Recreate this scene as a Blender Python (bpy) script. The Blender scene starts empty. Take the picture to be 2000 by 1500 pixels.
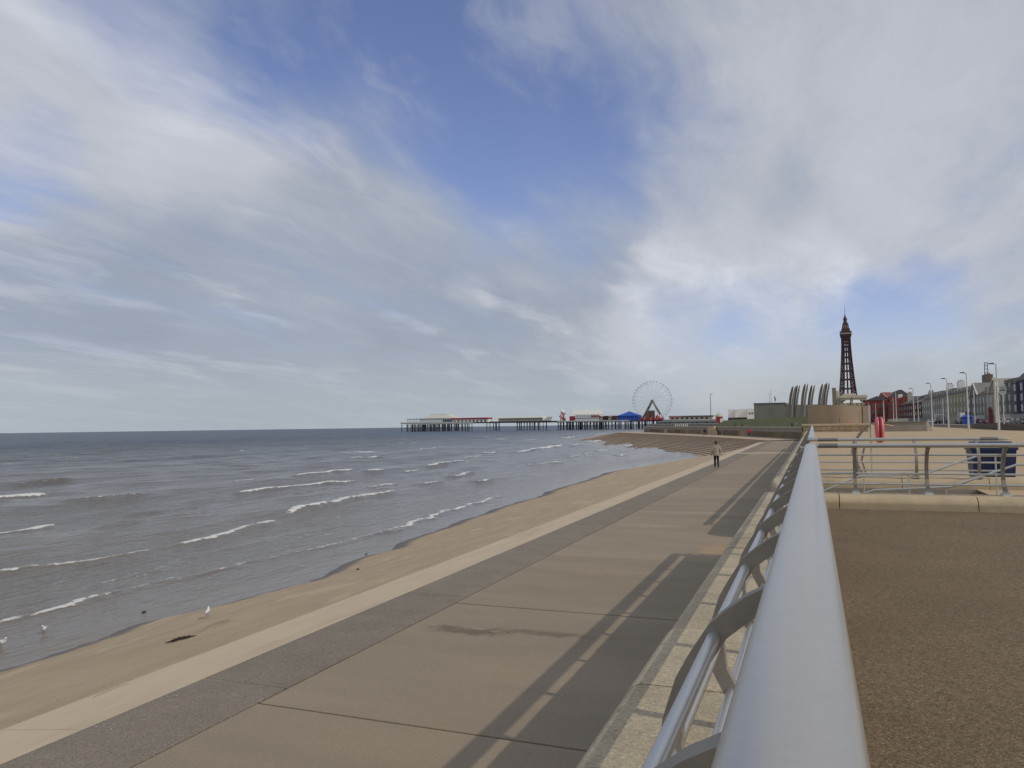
import bpy, bmesh, math, random
import numpy as np
from mathutils import Vector, Matrix
random.seed(7); rng = np.random.default_rng(7)
R = math.radians
sc = bpy.context.scene
col = sc.collection

# ------------------------------------------------------------------ camera
EYE = 2.95
yaw, pitch, roll = R(21.3), math.atan(82/1500), R(.802)
fw = Vector((-math.sin(yaw)*math.cos(pitch), math.cos(yaw)*math.cos(pitch), math.sin(pitch)))
r0 = Vector((math.cos(yaw), math.sin(yaw), 0)); u0 = r0.cross(fw)
rt = r0*math.cos(roll) - u0*math.sin(roll); up = u0*math.cos(roll) + r0*math.sin(roll)
cd = bpy.data.cameras.new('camera'); cam = bpy.data.objects.new('camera', cd); col.objects.link(cam)
m = Matrix((rt, up, -fw)).transposed().to_4x4(); m.translation = Vector((0, 0, EYE)); cam.matrix_world = m
cd.sensor_fit = 'HORIZONTAL'; cd.sensor_width = 36; cd.lens = 36*1500/2000
cd.clip_start = .05; cd.clip_end = 90000
sc.camera = cam

# ------------------------------------------------------------------ light
sun_to = Vector((1.19, -.25, 1.0)).normalized()          # towards the sun
SUN_EL = math.asin(sun_to.z); SUN_AZ = math.atan2(sun_to.x, sun_to.y)
sd = bpy.data.lights.new('sun', 'SUN'); sd.energy = 2.0; sd.angle = R(.55); sd.color = (1, .91, .77)
so = bpy.data.objects.new('sun', sd); col.objects.link(so)
so.rotation_euler = (-sun_to).to_track_quat('-Z', 'Y').to_euler(); so.location = (0, 0, 60)
vs = sc.view_settings; vs.view_transform = 'Standard'; vs.look = 'None'; vs.gamma = 1; vs.exposure = -.34
vs.use_curve_mapping = False

# ------------------------------------------------------------------ sky
w = bpy.data.worlds.new('World'); sc.world = w; w.use_nodes = True
nt = w.node_tree; nt.nodes.clear()
class G:                                                 # tiny node-graph writer
    def __init__(s, nt): s.nt = nt
    def n(s, t, **kw):
        a = s.nt.nodes.new(t)
        for k, v in kw.items(): setattr(a, k, v)
        return a
    def lk(s, a, b): s.nt.links.new(a, b)
    def put(s, sock, v):
        if hasattr(v, 'is_linked') or isinstance(v, bpy.types.NodeSocket): s.lk(v, sock)
        else:
            try: sock.default_value = v
            except Exception: sock.default_value = (v, v, v)
    def math(s, op, a, b=0., c=None, clamp=False):
        x = s.n('ShaderNodeMath', operation=op, use_clamp=clamp)
        s.put(x.inputs[0], a); s.put(x.inputs[1], b)
        if c is not None: s.put(x.inputs[2], c)
        return x.outputs[0]
    def vmath(s, op, a, b=(0, 0, 0)):
        x = s.n('ShaderNodeVectorMath', operation=op); s.put(x.inputs[0], a); s.put(x.inputs[1], b)
        return x.outputs['Value'] if op in ('DOT_PRODUCT', 'DISTANCE', 'LENGTH') else x.outputs[0]
    def ramp(s, v, a, b, c=0., d=1., smooth=True):
        x = s.n('ShaderNodeMapRange', interpolation_type='SMOOTHSTEP' if smooth else 'LINEAR', clamp=True)
        for i, q in enumerate((v, a, b, c, d)): s.put(x.inputs[i], q)
        return x.outputs[0]
    def mix(s, f, a, b, mode='MIX'):
        x = s.n('ShaderNodeMix', data_type='RGBA', blend_type=mode, clamp_factor=True)
        s.put(x.inputs[0], f)
        for i, q in ((6, a), (7, b)):
            if isinstance(q, tuple) and len(q) == 3: q = q + (1,)
            s.put(x.inputs[i], q)
        return x.outputs[2]
    def noise(s, vec, scale, detail=4., rough=.55, dist=0., dim='3D'):
        x = s.n('ShaderNodeTexNoise', noise_dimensions=dim)
        if vec is not None: s.lk(vec, x.inputs['Vector'])
        x.inputs['Scale'].default_value = scale; x.inputs['Detail'].default_value = detail
        x.inputs['Roughness'].default_value = rough; x.inputs['Distortion'].default_value = dist
        return x.outputs[0]
    def mapping(s, vec, scale=(1, 1, 1), loc=(0, 0, 0), rot=(0, 0, 0)):
        x = s.n('ShaderNodeMapping'); s.lk(vec, x.inputs[0])
        x.inputs['Scale'].default_value = scale; x.inputs['Location'].default_value = loc; x.inputs['Rotation'].default_value = rot
        return x.outputs[0]
g = G(nt)
def direction(px, py):                                   # a direction of the sky seen in the photograph
    return (fw + rt*((px-1000)/1500) - up*((py-750)/1500)).normalized()
tc = g.n('ShaderNodeTexCoord'); gen = tc.outputs['Generated']
sky = g.n('ShaderNodeTexSky', sky_type='NISHITA'); sky.sun_disc = False
sky.sun_elevation = SUN_EL; sky.sun_rotation = SUN_AZ; sky.air_density = 1.0; sky.dust_density = .6; sky.ozone_density = 2.0
sep = g.n('ShaderNodeSeparateXYZ'); g.lk(gen, sep.inputs[0])
zc = g.math('MAXIMUM', sep.outputs[2], 0.)
zz = g.math('ADD', zc, .10)
uu = g.math('DIVIDE', sep.outputs[0], zz); vv = g.math('DIVIDE', sep.outputs[1], zz)
cmb = g.n('ShaderNodeCombineXYZ'); g.lk(uu, cmb.inputs[0]); g.lk(vv, cmb.inputs[1])
pl = cmb.outputs[0]
wob = g.n('ShaderNodeTexNoise'); g.lk(pl, wob.inputs['Vector']); wob.inputs['Scale'].default_value = 1.3; wob.inputs['Detail'].default_value = 3
plw = g.vmath('ADD', pl, g.vmath('SCALE', wob.outputs['Color'])); plw.node.inputs[1].links[0].from_node.inputs['Scale'].default_value = .40
streak = g.noise(g.mapping(plw, (1.5, .36, 1), rot=(0, 0, R(10))), 1.0, 7, .62)
fine = g.noise(g.mapping(plw, (2.6, .8, 1), loc=(3, 1, 0), rot=(0, 0, R(14))), 1.6, 6, .62)
big = g.noise(g.mapping(pl, (.5, .4, 1), loc=(7.3, 2.1, 0)), 1.0, 4, .5)
wv = g.n('ShaderNodeTexNoise'); g.lk(gen, wv.inputs['Vector']); wv.inputs['Scale'].default_value = 4.5; wv.inputs['Detail'].default_value = 4
wsc = g.n('ShaderNodeVectorMath', operation='SCALE'); g.lk(wv.outputs['Color'], wsc.inputs[0]); wsc.inputs['Scale'].default_value = .20
gw = g.vmath('NORMALIZE', g.vmath('ADD', g.vmath('ADD', gen, wsc.outputs[0]), (-.1, -.1, -.1)))
def blobs(lst):
    tot = None
    for px, py, rin, rout, amp in lst:
        d = g.vmath('DOT_PRODUCT', gw, tuple(direction(px, py)))
        v = g.math('MULTIPLY', g.ramp(d, math.cos(R(rout)), math.cos(R(rin))), amp)
        tot = v if tot is None else g.math('ADD', tot, v)
    return tot
gap = blobs([(480, -60, 0, 13, .26), (700, 20, 0, 14, .40), (900, 90, 0, 14, .42), (1030, 180, 0, 13, .40), (1080, 320, 0, 10, .30), (830, 240, 0, 9, .28),
             (330, 60, 0, 8, .26), (1795, 550, 0, 4.4, .75), (1690, 590, 0, 4.4, .55), (40, 310, 0, 5, .55), (1370, 700, 0, 6, .40), (1260, 290, 0, 9, .34),
             (1500, 690, 0, 7, .50), (1760, 680, 0, 6, .50), (1950, 640, 0, 5, .35), (640, -250, 2, 15, .45), (1000, -300, 2, 13, .25), (950, 430, 0, 8, .12)])
dens = g.math('ADD', g.math('MULTIPLY', streak, 1.5), g.math('MULTIPLY', fine, .85))
dens = g.math('SUBTRACT', g.math('ADD', dens, -.30), gap)
mask = g.ramp(dens, -.30, 1.0)
lum = g.math('ADD', g.math('MULTIPLY', g.math('SUBTRACT', streak, .5), .24), g.math('MULTIPLY', g.math('SUBTRACT', big, .5), .18))
lum = g.math('ADD', lum, g.math('MULTIPLY', g.math('SUBTRACT', fine, .5), .20))
bright = blobs([(120, 190, 2, 10, .10), (420, 300, 1, 7, .09), (1650, 250, 4, 17, .10), (1350, 630, 0, 9, .17), (1180, 655, 0, 5, .09), (1600, 560, 1, 6, .13),
                (1950, 450, 3, 12, .05), (1640, 640, 0, 4, .05), (945, 575, 0, 2.2, .07), (1165, 272, 0, 2.2, .08), (1800, 620, 0, 4, .05)])
dark = blobs([(80, 540, 2, 9, .05), (500, 640, 3, 13, .03), (900, 560, 3, 12, .02), (300, 740, 3, 12, .02), (640, 370, 0, 4, .05), (1480, 470, 1, 8, .03), (880, 700, 2, 10, .03)])
crisp = g.noise(g.mapping(plw, (1.7, .55, 1), loc=(11, 4, 0), rot=(0, 0, R(-14))), 1.25, 8, .58)
wisp = g.math('MULTIPLY', g.ramp(crisp, .50, .66), g.ramp(zc, .02, .10, .35, 1.))
lum = g.math('ADD', lum, g.math('MULTIPLY', wisp, .12))
mask = g.math('MAXIMUM', mask, g.math('MULTIPLY', wisp, .45))
lum = g.math('SUBTRACT', g.math('ADD', g.math('ADD', lum, .565), bright), dark)
warm = g.mix(g.ramp(lum, .46, .72), (.82, .93, 1.10), (.96, .995, 1.08))
cl = g.n('ShaderNodeVectorMath', operation='SCALE'); g.lk(warm, cl.inputs[0]); g.lk(lum, cl.inputs['Scale'])
skys = g.n('ShaderNodeVectorMath', operation='SCALE'); g.lk(sky.outputs[0], skys.inputs[0]); skys.inputs['Scale'].default_value = .15
tint = g.mix(1.0, skys.outputs[0], (1.06, .93, 1.08, 1), 'MULTIPLY')
sk = g.mix(g.math('MULTIPLY', mask, .93), tint, cl.outputs[0])
hz = g.ramp(sep.outputs[2], 0., .13, .62, 0.)
sk = g.mix(hz, sk, (.51, .59, .65, 1))
bg = g.n('ShaderNodeBackground'); g.lk(sk, bg.inputs[0]); bg.inputs[1].default_value = 1.0
wo = g.n('ShaderNodeOutputWorld'); g.lk(bg.outputs[0], wo.inputs[0])

# ------------------------------------------------------------------ materials
MATS = {}
def mat(name, rgb, rough=.8, metal=0., var=.12, scale=3., grain=0., gscale=120., bump=0., bscale=40., spec=.5, stain=0., sscale=.5, stretch=(1, 1, 1), scol=None, patches=(), speck=0., spscale=70., objvar=0.):
    """principled material: base colour with mottling, fine grain, stains and relief"""
    if name in MATS: return MATS[name]
    mt = bpy.data.materials.new(name); mt.use_nodes = True; n = mt.node_tree; g = G(n)
    b = n.nodes['Principled BSDF']; tc = g.n('ShaderNodeTexCoord'); ob = tc.outputs['Object']
    geo = g.n('ShaderNodeNewGeometry').outputs['Position']
    v = g.mapping(geo, stretch)
    nz = g.noise(v, scale, 5, .6)
    fac = g.ramp(nz, .25, .75, 1-var, 1+var, smooth=False)
    c = g.n('ShaderNodeVectorMath', operation='SCALE'); c.inputs[0].default_value = rgb; g.lk(fac, c.inputs['Scale'])
    out = c.outputs[0]
    if grain:
        gz = g.noise(geo, gscale, 2, .7)
        c2 = g.n('ShaderNodeVectorMath', operation='SCALE'); g.lk(out, c2.inputs[0]); g.lk(g.ramp(gz, .3, .7, 1-grain, 1+grain, smooth=False), c2.inputs['Scale']); out = c2.outputs[0]
    if speck:                                              # single pebbles of the aggregate
        vo = g.n('ShaderNodeTexVoronoi'); g.lk(geo, vo.inputs['Vector']); vo.inputs['Scale'].default_value = spscale
        sv = g.n('ShaderNodeSeparateXYZ'); g.lk(vo.outputs['Color'], sv.inputs[0])
        c3 = g.n('ShaderNodeVectorMath', operation='SCALE'); g.lk(out, c3.inputs[0]); g.lk(g.math('ADD', g.ramp(sv.outputs[0], 0., 1., 1-speck, 1+speck*.7, smooth=False), g.math('MULTIPLY', g.ramp(sv.outputs[1], .88, .95), speck*1.2)), c3.inputs['Scale']); out = c3.outputs[0]
    if stain:
        sz = g.noise(g.mapping(geo, stretch, loc=(5, 3, 1)), sscale, 6, .65)
        f = g.math('MULTIPLY', g.ramp(sz, .52, .72), stain)
        out = g.mix(f, out, scol or tuple(x*.45 for x in rgb))
    if objvar:                                             # every piece cast in its own batch
        rn = g.n('ShaderNodeObjectInfo').outputs['Random']
        c4 = g.n('ShaderNodeVectorMath', operation='SCALE'); g.lk(out, c4.inputs[0]); g.lk(g.ramp(rn, 0., 1., 1-objvar, 1+objvar, smooth=False), c4.inputs['Scale']); out = c4.outputs[0]
    for cx, cy, rx, ry, pc, amt in patches:               # marks with a shape of their own: damp stains, blown sand
        dv = g.vmath('MULTIPLY', g.vmath('SUBTRACT', geo, (cx, cy, 0)), (1/rx, 1/ry, 0))
        f = g.math('ADD', g.vmath('LENGTH', dv), g.math('MULTIPLY', g.math('SUBTRACT', g.noise(geo, 3.2, 8, .75), .5), 3.4))
        out = g.mix(g.math('MULTIPLY', g.ramp(f, 1.15, .35), amt), out, pc)
    g.lk(out, b.inputs['Base Color'])
    b.inputs['Roughness'].default_value = rough; b.inputs['Metallic'].default_value = metal; b.inputs['Specular IOR Level'].default_value = spec
    if bump:
        bn = g.n('ShaderNodeBump'); bn.inputs['Strength'].default_value = bump; bn.inputs['Distance'].default_value = .01
        g.lk(g.noise(geo, bscale, 4, .7), bn.inputs['Height']); g.lk(bn.outputs[0], b.inputs['Normal'])
    MATS[name] = mt; return mt

# ------------------------------------------------------------------ mesh helpers
class MB:
    def __init__(s): s.v = []; s.f = []; s.m = []
    def add(s, vs, fs, mi=0):
        o = len(s.v); s.v += [tuple(map(float, p)) for p in vs]; s.f += [tuple(i+o for i in q) for q in fs]; s.m += [mi]*len(fs); return s
    def box(s, x0, x1, y0, y1, z0, z1, mi=0):
        return s.add([(x0, y0, z0), (x1, y0, z0), (x1, y1, z0), (x0, y1, z0), (x0, y0, z1), (x1, y0, z1), (x1, y1, z1), (x0, y1, z1)],
                     [(3, 2, 1, 0), (4, 5, 6, 7), (0, 1, 5, 4), (1, 2, 6, 5), (2, 3, 7, 6), (3, 0, 4, 7)], mi)
    def bbox(s, x0, x1, y0, y1, z0, z1, b=.02, mi=0):     # box with chamfered upper edges
        return s.loft([[(x0, y0, z0), (x1, y0, z0), (x1, y1, z0), (x0, y1, z0)], [(x0, y0, z1-b), (x1, y0, z1-b), (x1, y1, z1-b), (x0, y1, z1-b)],
                       [(x0+b, y0+b, z1), (x1-b, y0+b, z1), (x1-b, y1-b, z1), (x0+b, y1-b, z1)]], mi=mi)
    def loft(s, rings, caps=True, mi=0, closed=True):
        n = len(rings[0]); o = []; vs = [p for r in rings for p in r]
        for i in range(len(rings)-1):
            for j in range(n if closed else n-1):
                k = (j+1) % n
                o.append((i*n+j, i*n+k, (i+1)*n+k, (i+1)*n+j))
        if caps: o.append(tuple(range(n-1, -1, -1))); o.append(tuple((len(rings)-1)*n+j for j in range(n)))
        return s.add(vs, o, mi)
    def tube(s, pts, r, n=8, mi=0, caps=True, flat=1.):
        pts = [Vector(p) for p in pts]; rs = r if isinstance(r, (list, tuple)) else [r]*len(pts); rings = []; ref = None
        for i, p in enumerate(pts):
            a = pts[max(i-1, 0)]; b = pts[min(i+1, len(pts)-1)]
            t1 = (p-a).normalized() if i > 0 else (b-p).normalized(); t2 = (b-p).normalized() if i < len(pts)-1 else t1
            t = (t1+t2).normalized() if (t1+t2).length > 1e-6 else t1
            if ref is None:
                ref = Vector((0, 0, 1)) if abs(t.z) < .9 else Vector((1, 0, 0))
            sdv = t.cross(ref).normalized(); u = sdv.cross(t).normalized(); ref = u
            k = 1/max(.4, t.dot(t1)) if 0 < i < len(pts)-1 else 1.
            rings.append([p + sdv*(math.cos(2*math.pi*j/n)*rs[i]*k) + u*(math.sin(2*math.pi*j/n)*rs[i]*flat) for j in range(n)])
        return s.loft(rings, caps, mi)
    def lathe(s, prof, c=(0, 0, 0), n=16, mi=0):
        rings = [[(c[0]+r*math.cos(2*math.pi*j/n), c[1]+r*math.sin(2*math.pi*j/n), c[2]+z) for j in range(n)] for r, z in prof]
        return s.loft(rings, True, mi)
    def sweep_y(s, prof, y0, y1, mi=0):                   # closed profile of (x, z) swept along Y
        return s.loft([[(x, y0, z) for x, z in prof], [(x, y1, z) for x, z in prof]], True, mi)
    def sweep_x(s, prof, x0, x1, mi=0):                   # closed profile of (y, z)
        return s.loft([[(x0, y, z) for y, z in prof], [(x1, y, z) for y, z in prof]], True, mi)
    def build(s, name, mats, parent=None, smooth=False, loc=None, recalc=True):
        me = bpy.data.meshes.new(name); me.from_pydata(s.v, [], s.f)
        mats = mats if isinstance(mats, (list, tuple)) else [mats]
        for mm in mats: me.materials.append(mm)
        if len(mats) > 1: me.polygons.foreach_set('material_index', s.m)
        if recalc:
            bm = bmesh.new(); bm.from_mesh(me); bmesh.ops.recalc_face_normals(bm, faces=bm.faces); bm.to_mesh(me); bm.free()
        if smooth:
            me.polygons.foreach_set('use_smooth', [True]*len(me.polygons))
            try: me.set_sharp_from_angle(angle=R(38))
            except Exception: pass
        me.update()
        return link(name, me, parent, loc)
def link(name, me, parent=None, loc=None):
    o = bpy.data.objects.new(name, me); col.objects.link(o)
    if parent is not None: o.parent = parent
    if loc is not None: o.location = loc
    return o
def tag(o, label=None, cat=None, group=None, kind=None):
    if label: o['label'] = label
    if cat: o['category'] = cat
    if group: o['group'] = group
    if kind: o['kind'] = kind
    return o
def thing(name, label, cat, loc=(0, 0, 0), group=None, rz=0):
    o = bpy.data.objects.new(name, None); col.objects.link(o); o.location = loc; o.rotation_euler = (0, 0, rz); o.empty_display_size = .2
    return tag(o, label, cat, group)
def copy_tree(o, parent=None):
    c = o.copy(); col.objects.link(c)
    if parent is not None: c.parent = parent
    for ch in list(o.children): copy_tree(ch, c)
    return c
def struct(o): o['kind'] = 'structure'; return o

# palette
M_slab = mat('slab_concrete', (.300, .240, .168), .9, objvar=.07, var=.12, scale=.6, grain=.12, gscale=70, speck=.08, spscale=80., bump=.35, bscale=80, stain=.42, sscale=.8, stretch=(.35, 1.3, 1), scol=(.235, .182, .122), patches=((-4.75, 10.25, .75, .22, (.13, .095, .062), .75), (-3.65, 10.5, .8, .16, (.14, .10, .066), .6), (-2.2, 18.6, .5, 1.1, (.40, .28, .16), .8), (-4.4, 22.5, 1.3, .5, (.40, .32, .22), .6), (-3.9, 15.2, 1.5, .35, (.36, .28, .19), .5), (-3.4, 26., 1.5, .5, (.38, .30, .21), .6)))
M_edge = mat('dark_edge_concrete', (.230, .194, .148), .92, objvar=.05, var=.12, scale=1.5, grain=.2, gscale=45, bump=.5, bscale=60, speck=.22, spscale=75., stain=.25, sscale=.8, scol=(.27, .235, .18))
M_apron = mat('pale_apron_concrete', (.60, .475, .33), .9, var=.07, scale=1.2, grain=.08, gscale=80, bump=.25, bscale=60, stain=.45, sscale=.5, stretch=(2.2, .5, 1), scol=(.46, .35, .235))
M_joint = mat('joint_filler', (.05, .042, .035), .95)
M_cope = mat('coping_stone', (.49, .41, .28), .92, objvar=.13, var=.14, scale=2.5, grain=.2, gscale=40, bump=.8, bscale=65, speck=.14, spscale=110., stain=.38, sscale=1.1, scol=(.36, .305, .215))
M_kerb = mat('kerb_concrete', (.53, .425, .275), .9, var=.14, scale=2., grain=.15, gscale=70, bump=.5, bscale=60, stain=.45, sscale=1.2, scol=(.34, .265, .17))
M_wall = mat('wall_concrete', (.30, .262, .22), .92, var=.15, scale=.8, grain=.1, stain=.5, sscale=.6, stretch=(1, 1, .4))
M_brownwall = mat('brown_wall_concrete', (.38, .29, .205), .92, var=.10, scale=.5, stain=.4, sscale=.35, stretch=(1, 1, .3))
M_sandstone = mat('sandstone', (.52, .40, .245), .9, var=.22, scale=.8, stain=.5, sscale=.8, scol=(.22, .17, .11))
M_steel = mat('satin_rail_steel', (.49, .47, .43), .30, metal=.6, var=.05, scale=1.6, grain=.03, gscale=25, stain=.14, sscale=2.2, stretch=(4, .35, 1), scol=(.33, .33, .32))
M_tube = mat('rail_tube_steel', (.62, .62, .60), .38, metal=.8, var=.05, scale=4)
M_post = mat('post_steel', (.30, .27, .225), .6, metal=.25, var=.18, scale=6)
M_white = mat('white_paint', (.86, .85, .81), .6, var=.06, scale=.4)
M_cream = mat('cream_paint', (.66, .60, .44), .7, var=.10, scale=.3)
M_dark = mat('dark_iron', (.045, .045, .05), .7, var=.2, scale=1)
M_pile = mat('pile_iron', (.065, .065, .07), .8, var=.35, scale=.6)
M_deck = mat('pier_deck_timber', (.16, .14, .12), .85)
M_red = mat('red_paint', (.42, .035, .035), .55, var=.15, scale=.5)
M_brick = mat('red_brick', (.26, .062, .045), .85, var=.18, scale=.6)
M_blue = mat('blue_canvas', (.03, .10, .46), .6, var=.15, scale=.5)
M_glass = mat('dark_glass', (.05, .055, .06), .15, var=.1)
M_grass = mat('bank_grass', (.075, .085, .026), .95, var=.35, scale=.5, grain=.3, gscale=6)
M_slate = mat('slate_roof', (.13, .122, .118), .8, var=.2, scale=.6)
M_tyre = mat('tyre_rubber', (.02, .02, .02), .8)
M_tower = mat('tower_ironwork', (.085, .040, .038), .75, var=.15, scale=.1)

# ================================================================== SETTING
SEA = -1.7
Ys = np.array([-40, 10.6, 14, 16, 18.7, 27.5, 42.8, 75.7, 91, 105, 112, 130.]); Xs = np.array([-15, -15, -15.05, -14.65, -14.45, -15.7, -16.8, -18.6, -16.3, -12.6, -9.5, -7.])
def shore(y): return np.interp(y, Ys, Xs)
def vnoise(x, y, seed=0):                                # smooth value noise on numpy arrays
    xi = np.floor(x).astype(np.int64); yi = np.floor(y).astype(np.int64); fx = x-xi; fy = y-yi
    fx = fx*fx*(3-2*fx); fy = fy*fy*(3-2*fy)
    def h(a, b):
        n = (a*374761393 + b*668265263 + seed*1442695041) & 0x7fffffff
        n = ((n ^ (n >> 13))*1274126177) & 0x7fffffff
        return ((n ^ (n >> 16)) & 0xffff)/65535.
    return (h(xi, yi)*(1-fx)+h(xi+1, yi)*fx)*(1-fy) + (h(xi, yi+1)*(1-fx)+h(xi+1, yi+1)*fx)*fy
def fbm(x, y, seed=0, oct=4):
    a = np.zeros_like(x); s = 1.; t = 0
    for k in range(oct): a += s*vnoise(x*2**k, y*2**k, seed+k); t += s; s *= .5
    return a/t
def smooth(a, b, x): t = np.clip((x-a)/(b-a), 0, 1); return t*t*(3-2*t)
def sand_z(x, y):
    x = np.asarray(x, float); y = np.asarray(y, float)
    xe = shore(y) + (fbm(x*0+3.1, y*.35, 11)-.5)*1.0; t = np.clip((x-xe)/(-7.85-xe), -20, 1)
    up_ = SEA + np.clip(t, 0, 1)**.92*1.56
    dn = SEA + (x-xe)*.035
    z = np.where(x > xe, up_, dn)
    return z + (fbm(x*.9, y*.5, 5)-.5)*.06*smooth(0, .25, t)
def grid_mesh(name, X, Y, Z, mats, attrs=None, smooth_=True):
    ny, nx = X.shape; me = bpy.data.meshes.new(name)
    co = np.stack([X, Y, Z], -1).reshape(-1, 3).astype(np.float32)
    i = np.arange(ny*nx).reshape(ny, nx); q = np.stack([i[:-1, :-1], i[:-1, 1:], i[1:, 1:], i[1:, :-1]], -1).reshape(-1, 4)
    me.vertices.add(len(co)); me.vertices.foreach_set('co', co.ravel())
    me.loops.add(q.size); me.loops.foreach_set('vertex_index', q.ravel().astype(np.int32))
    me.polygons.add(len(q)); me.polygons.foreach_set('loop_start', np.arange(0, q.size, 4, dtype=np.int32))
    if smooth_: me.polygons.foreach_set('use_smooth', np.ones(len(q), bool))
    for mm in (mats if isinstance(mats, list) else [mats]): me.materials.append(mm)
    me.update(calc_edges=True); me.validate()
    for k, a in (attrs or {}).items():
        at = me.attributes.new(k, 'FLOAT', 'POINT'); at.data.foreach_set('value', a.ravel().astype(np.float32))
    return link(name, me)

# ---- sea: one sheet to the horizon, real swell and breakers near the shore
def sea_material():
    mt = bpy.data.materials.new('sea_water'); mt.use_nodes = True; n = mt.node_tree; g = G(n); b = n.nodes['Principled BSDF']
    geo = g.n('ShaderNodeNewGeometry').outputs['Position']; sp = g.n('ShaderNodeSeparateXYZ'); g.lk(geo, sp.inputs[0])
    fo = g.n('ShaderNodeAttribute', attribute_name='foam').outputs['Fac']
    dp = g.n('ShaderNodeAttribute', attribute_name='offshore').outputs['Fac']
    c = g.mix(g.ramp(dp, 0., .16), (.190, .160, .122), (.155, .140, .114))
    c = g.mix(g.ramp(dp, .14, .55), c, (.096, .100, .094))
    c = g.mix(g.ramp(dp, .5, 1.), c, (.042, .066, .090))
    pt = g.noise(g.mapping(geo, (.06, .012, 1)), 1., 4, .6)
    cs = g.n('ShaderNodeVectorMath', operation='SCALE'); g.lk(c, cs.inputs[0]); g.lk(g.ramp(pt, .3, .7, .88, 1.12), cs.inputs['Scale'])
    fz = g.noise(g.mapping(geo, (1.5, .8, 1)), 2.6, 6, .75)
    thr = g.math('ADD', g.math('MULTIPLY', g.math('SUBTRACT', fz, .5), 2.1), g.math('MULTIPLY', fo, 1.0))
    f = g.math('MULTIPLY', g.ramp(thr, .34, .62), g.ramp(fo, .03, .18))
    c = g.mix(f, cs.outputs[0], (.74, .74, .70))
    g.lk(c, b.inputs['Base Color'])
    g.lk(g.mix(f, g.ramp(dp, 0., .9, .10, .30), (.85, .85, .85, 1)), b.inputs['Roughness'])
    b.inputs['IOR'].default_value = 1.33
    g.lk(g.ramp(dp, .0, .8, .42, .20), b.inputs['Specular IOR Level'])
    h1 = g.noise(g.mapping(geo, (1.0, .45, 1), rot=(0, 0, R(-8))), 2.2, 5, .62)
    h2 = g.math('POWER', g.noise(g.mapping(geo, (1.0, .30, 1), rot=(0, 0, R(10))), .75, 4, .62), 1.6)
    h3 = g.noise(g.mapping(geo, (1.0, .35, 1), rot=(0, 0, R(4))), .11, 4, .6)
    calm = g.ramp(dp, .0, .08, .34, 1.)
    hh = g.math('ADD', g.math('MULTIPLY', h1, .10), g.math('ADD', g.math('MULTIPLY', h2, .42), g.math('MULTIPLY', g.math('MULTIPLY', h3, 1.4), g.ramp(dp, .3, .8))))
    hh = g.math('MULTIPLY', hh, calm)
    bn = g.n('ShaderNodeBump'); bn.inputs['Strength'].default_value = 1.; bn.inputs['Distance'].default_value = 1.; g.lk(hh, bn.inputs['Height'])
    g.lk(bn.outputs[0], b.inputs['Normal'])
    return mt
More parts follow.
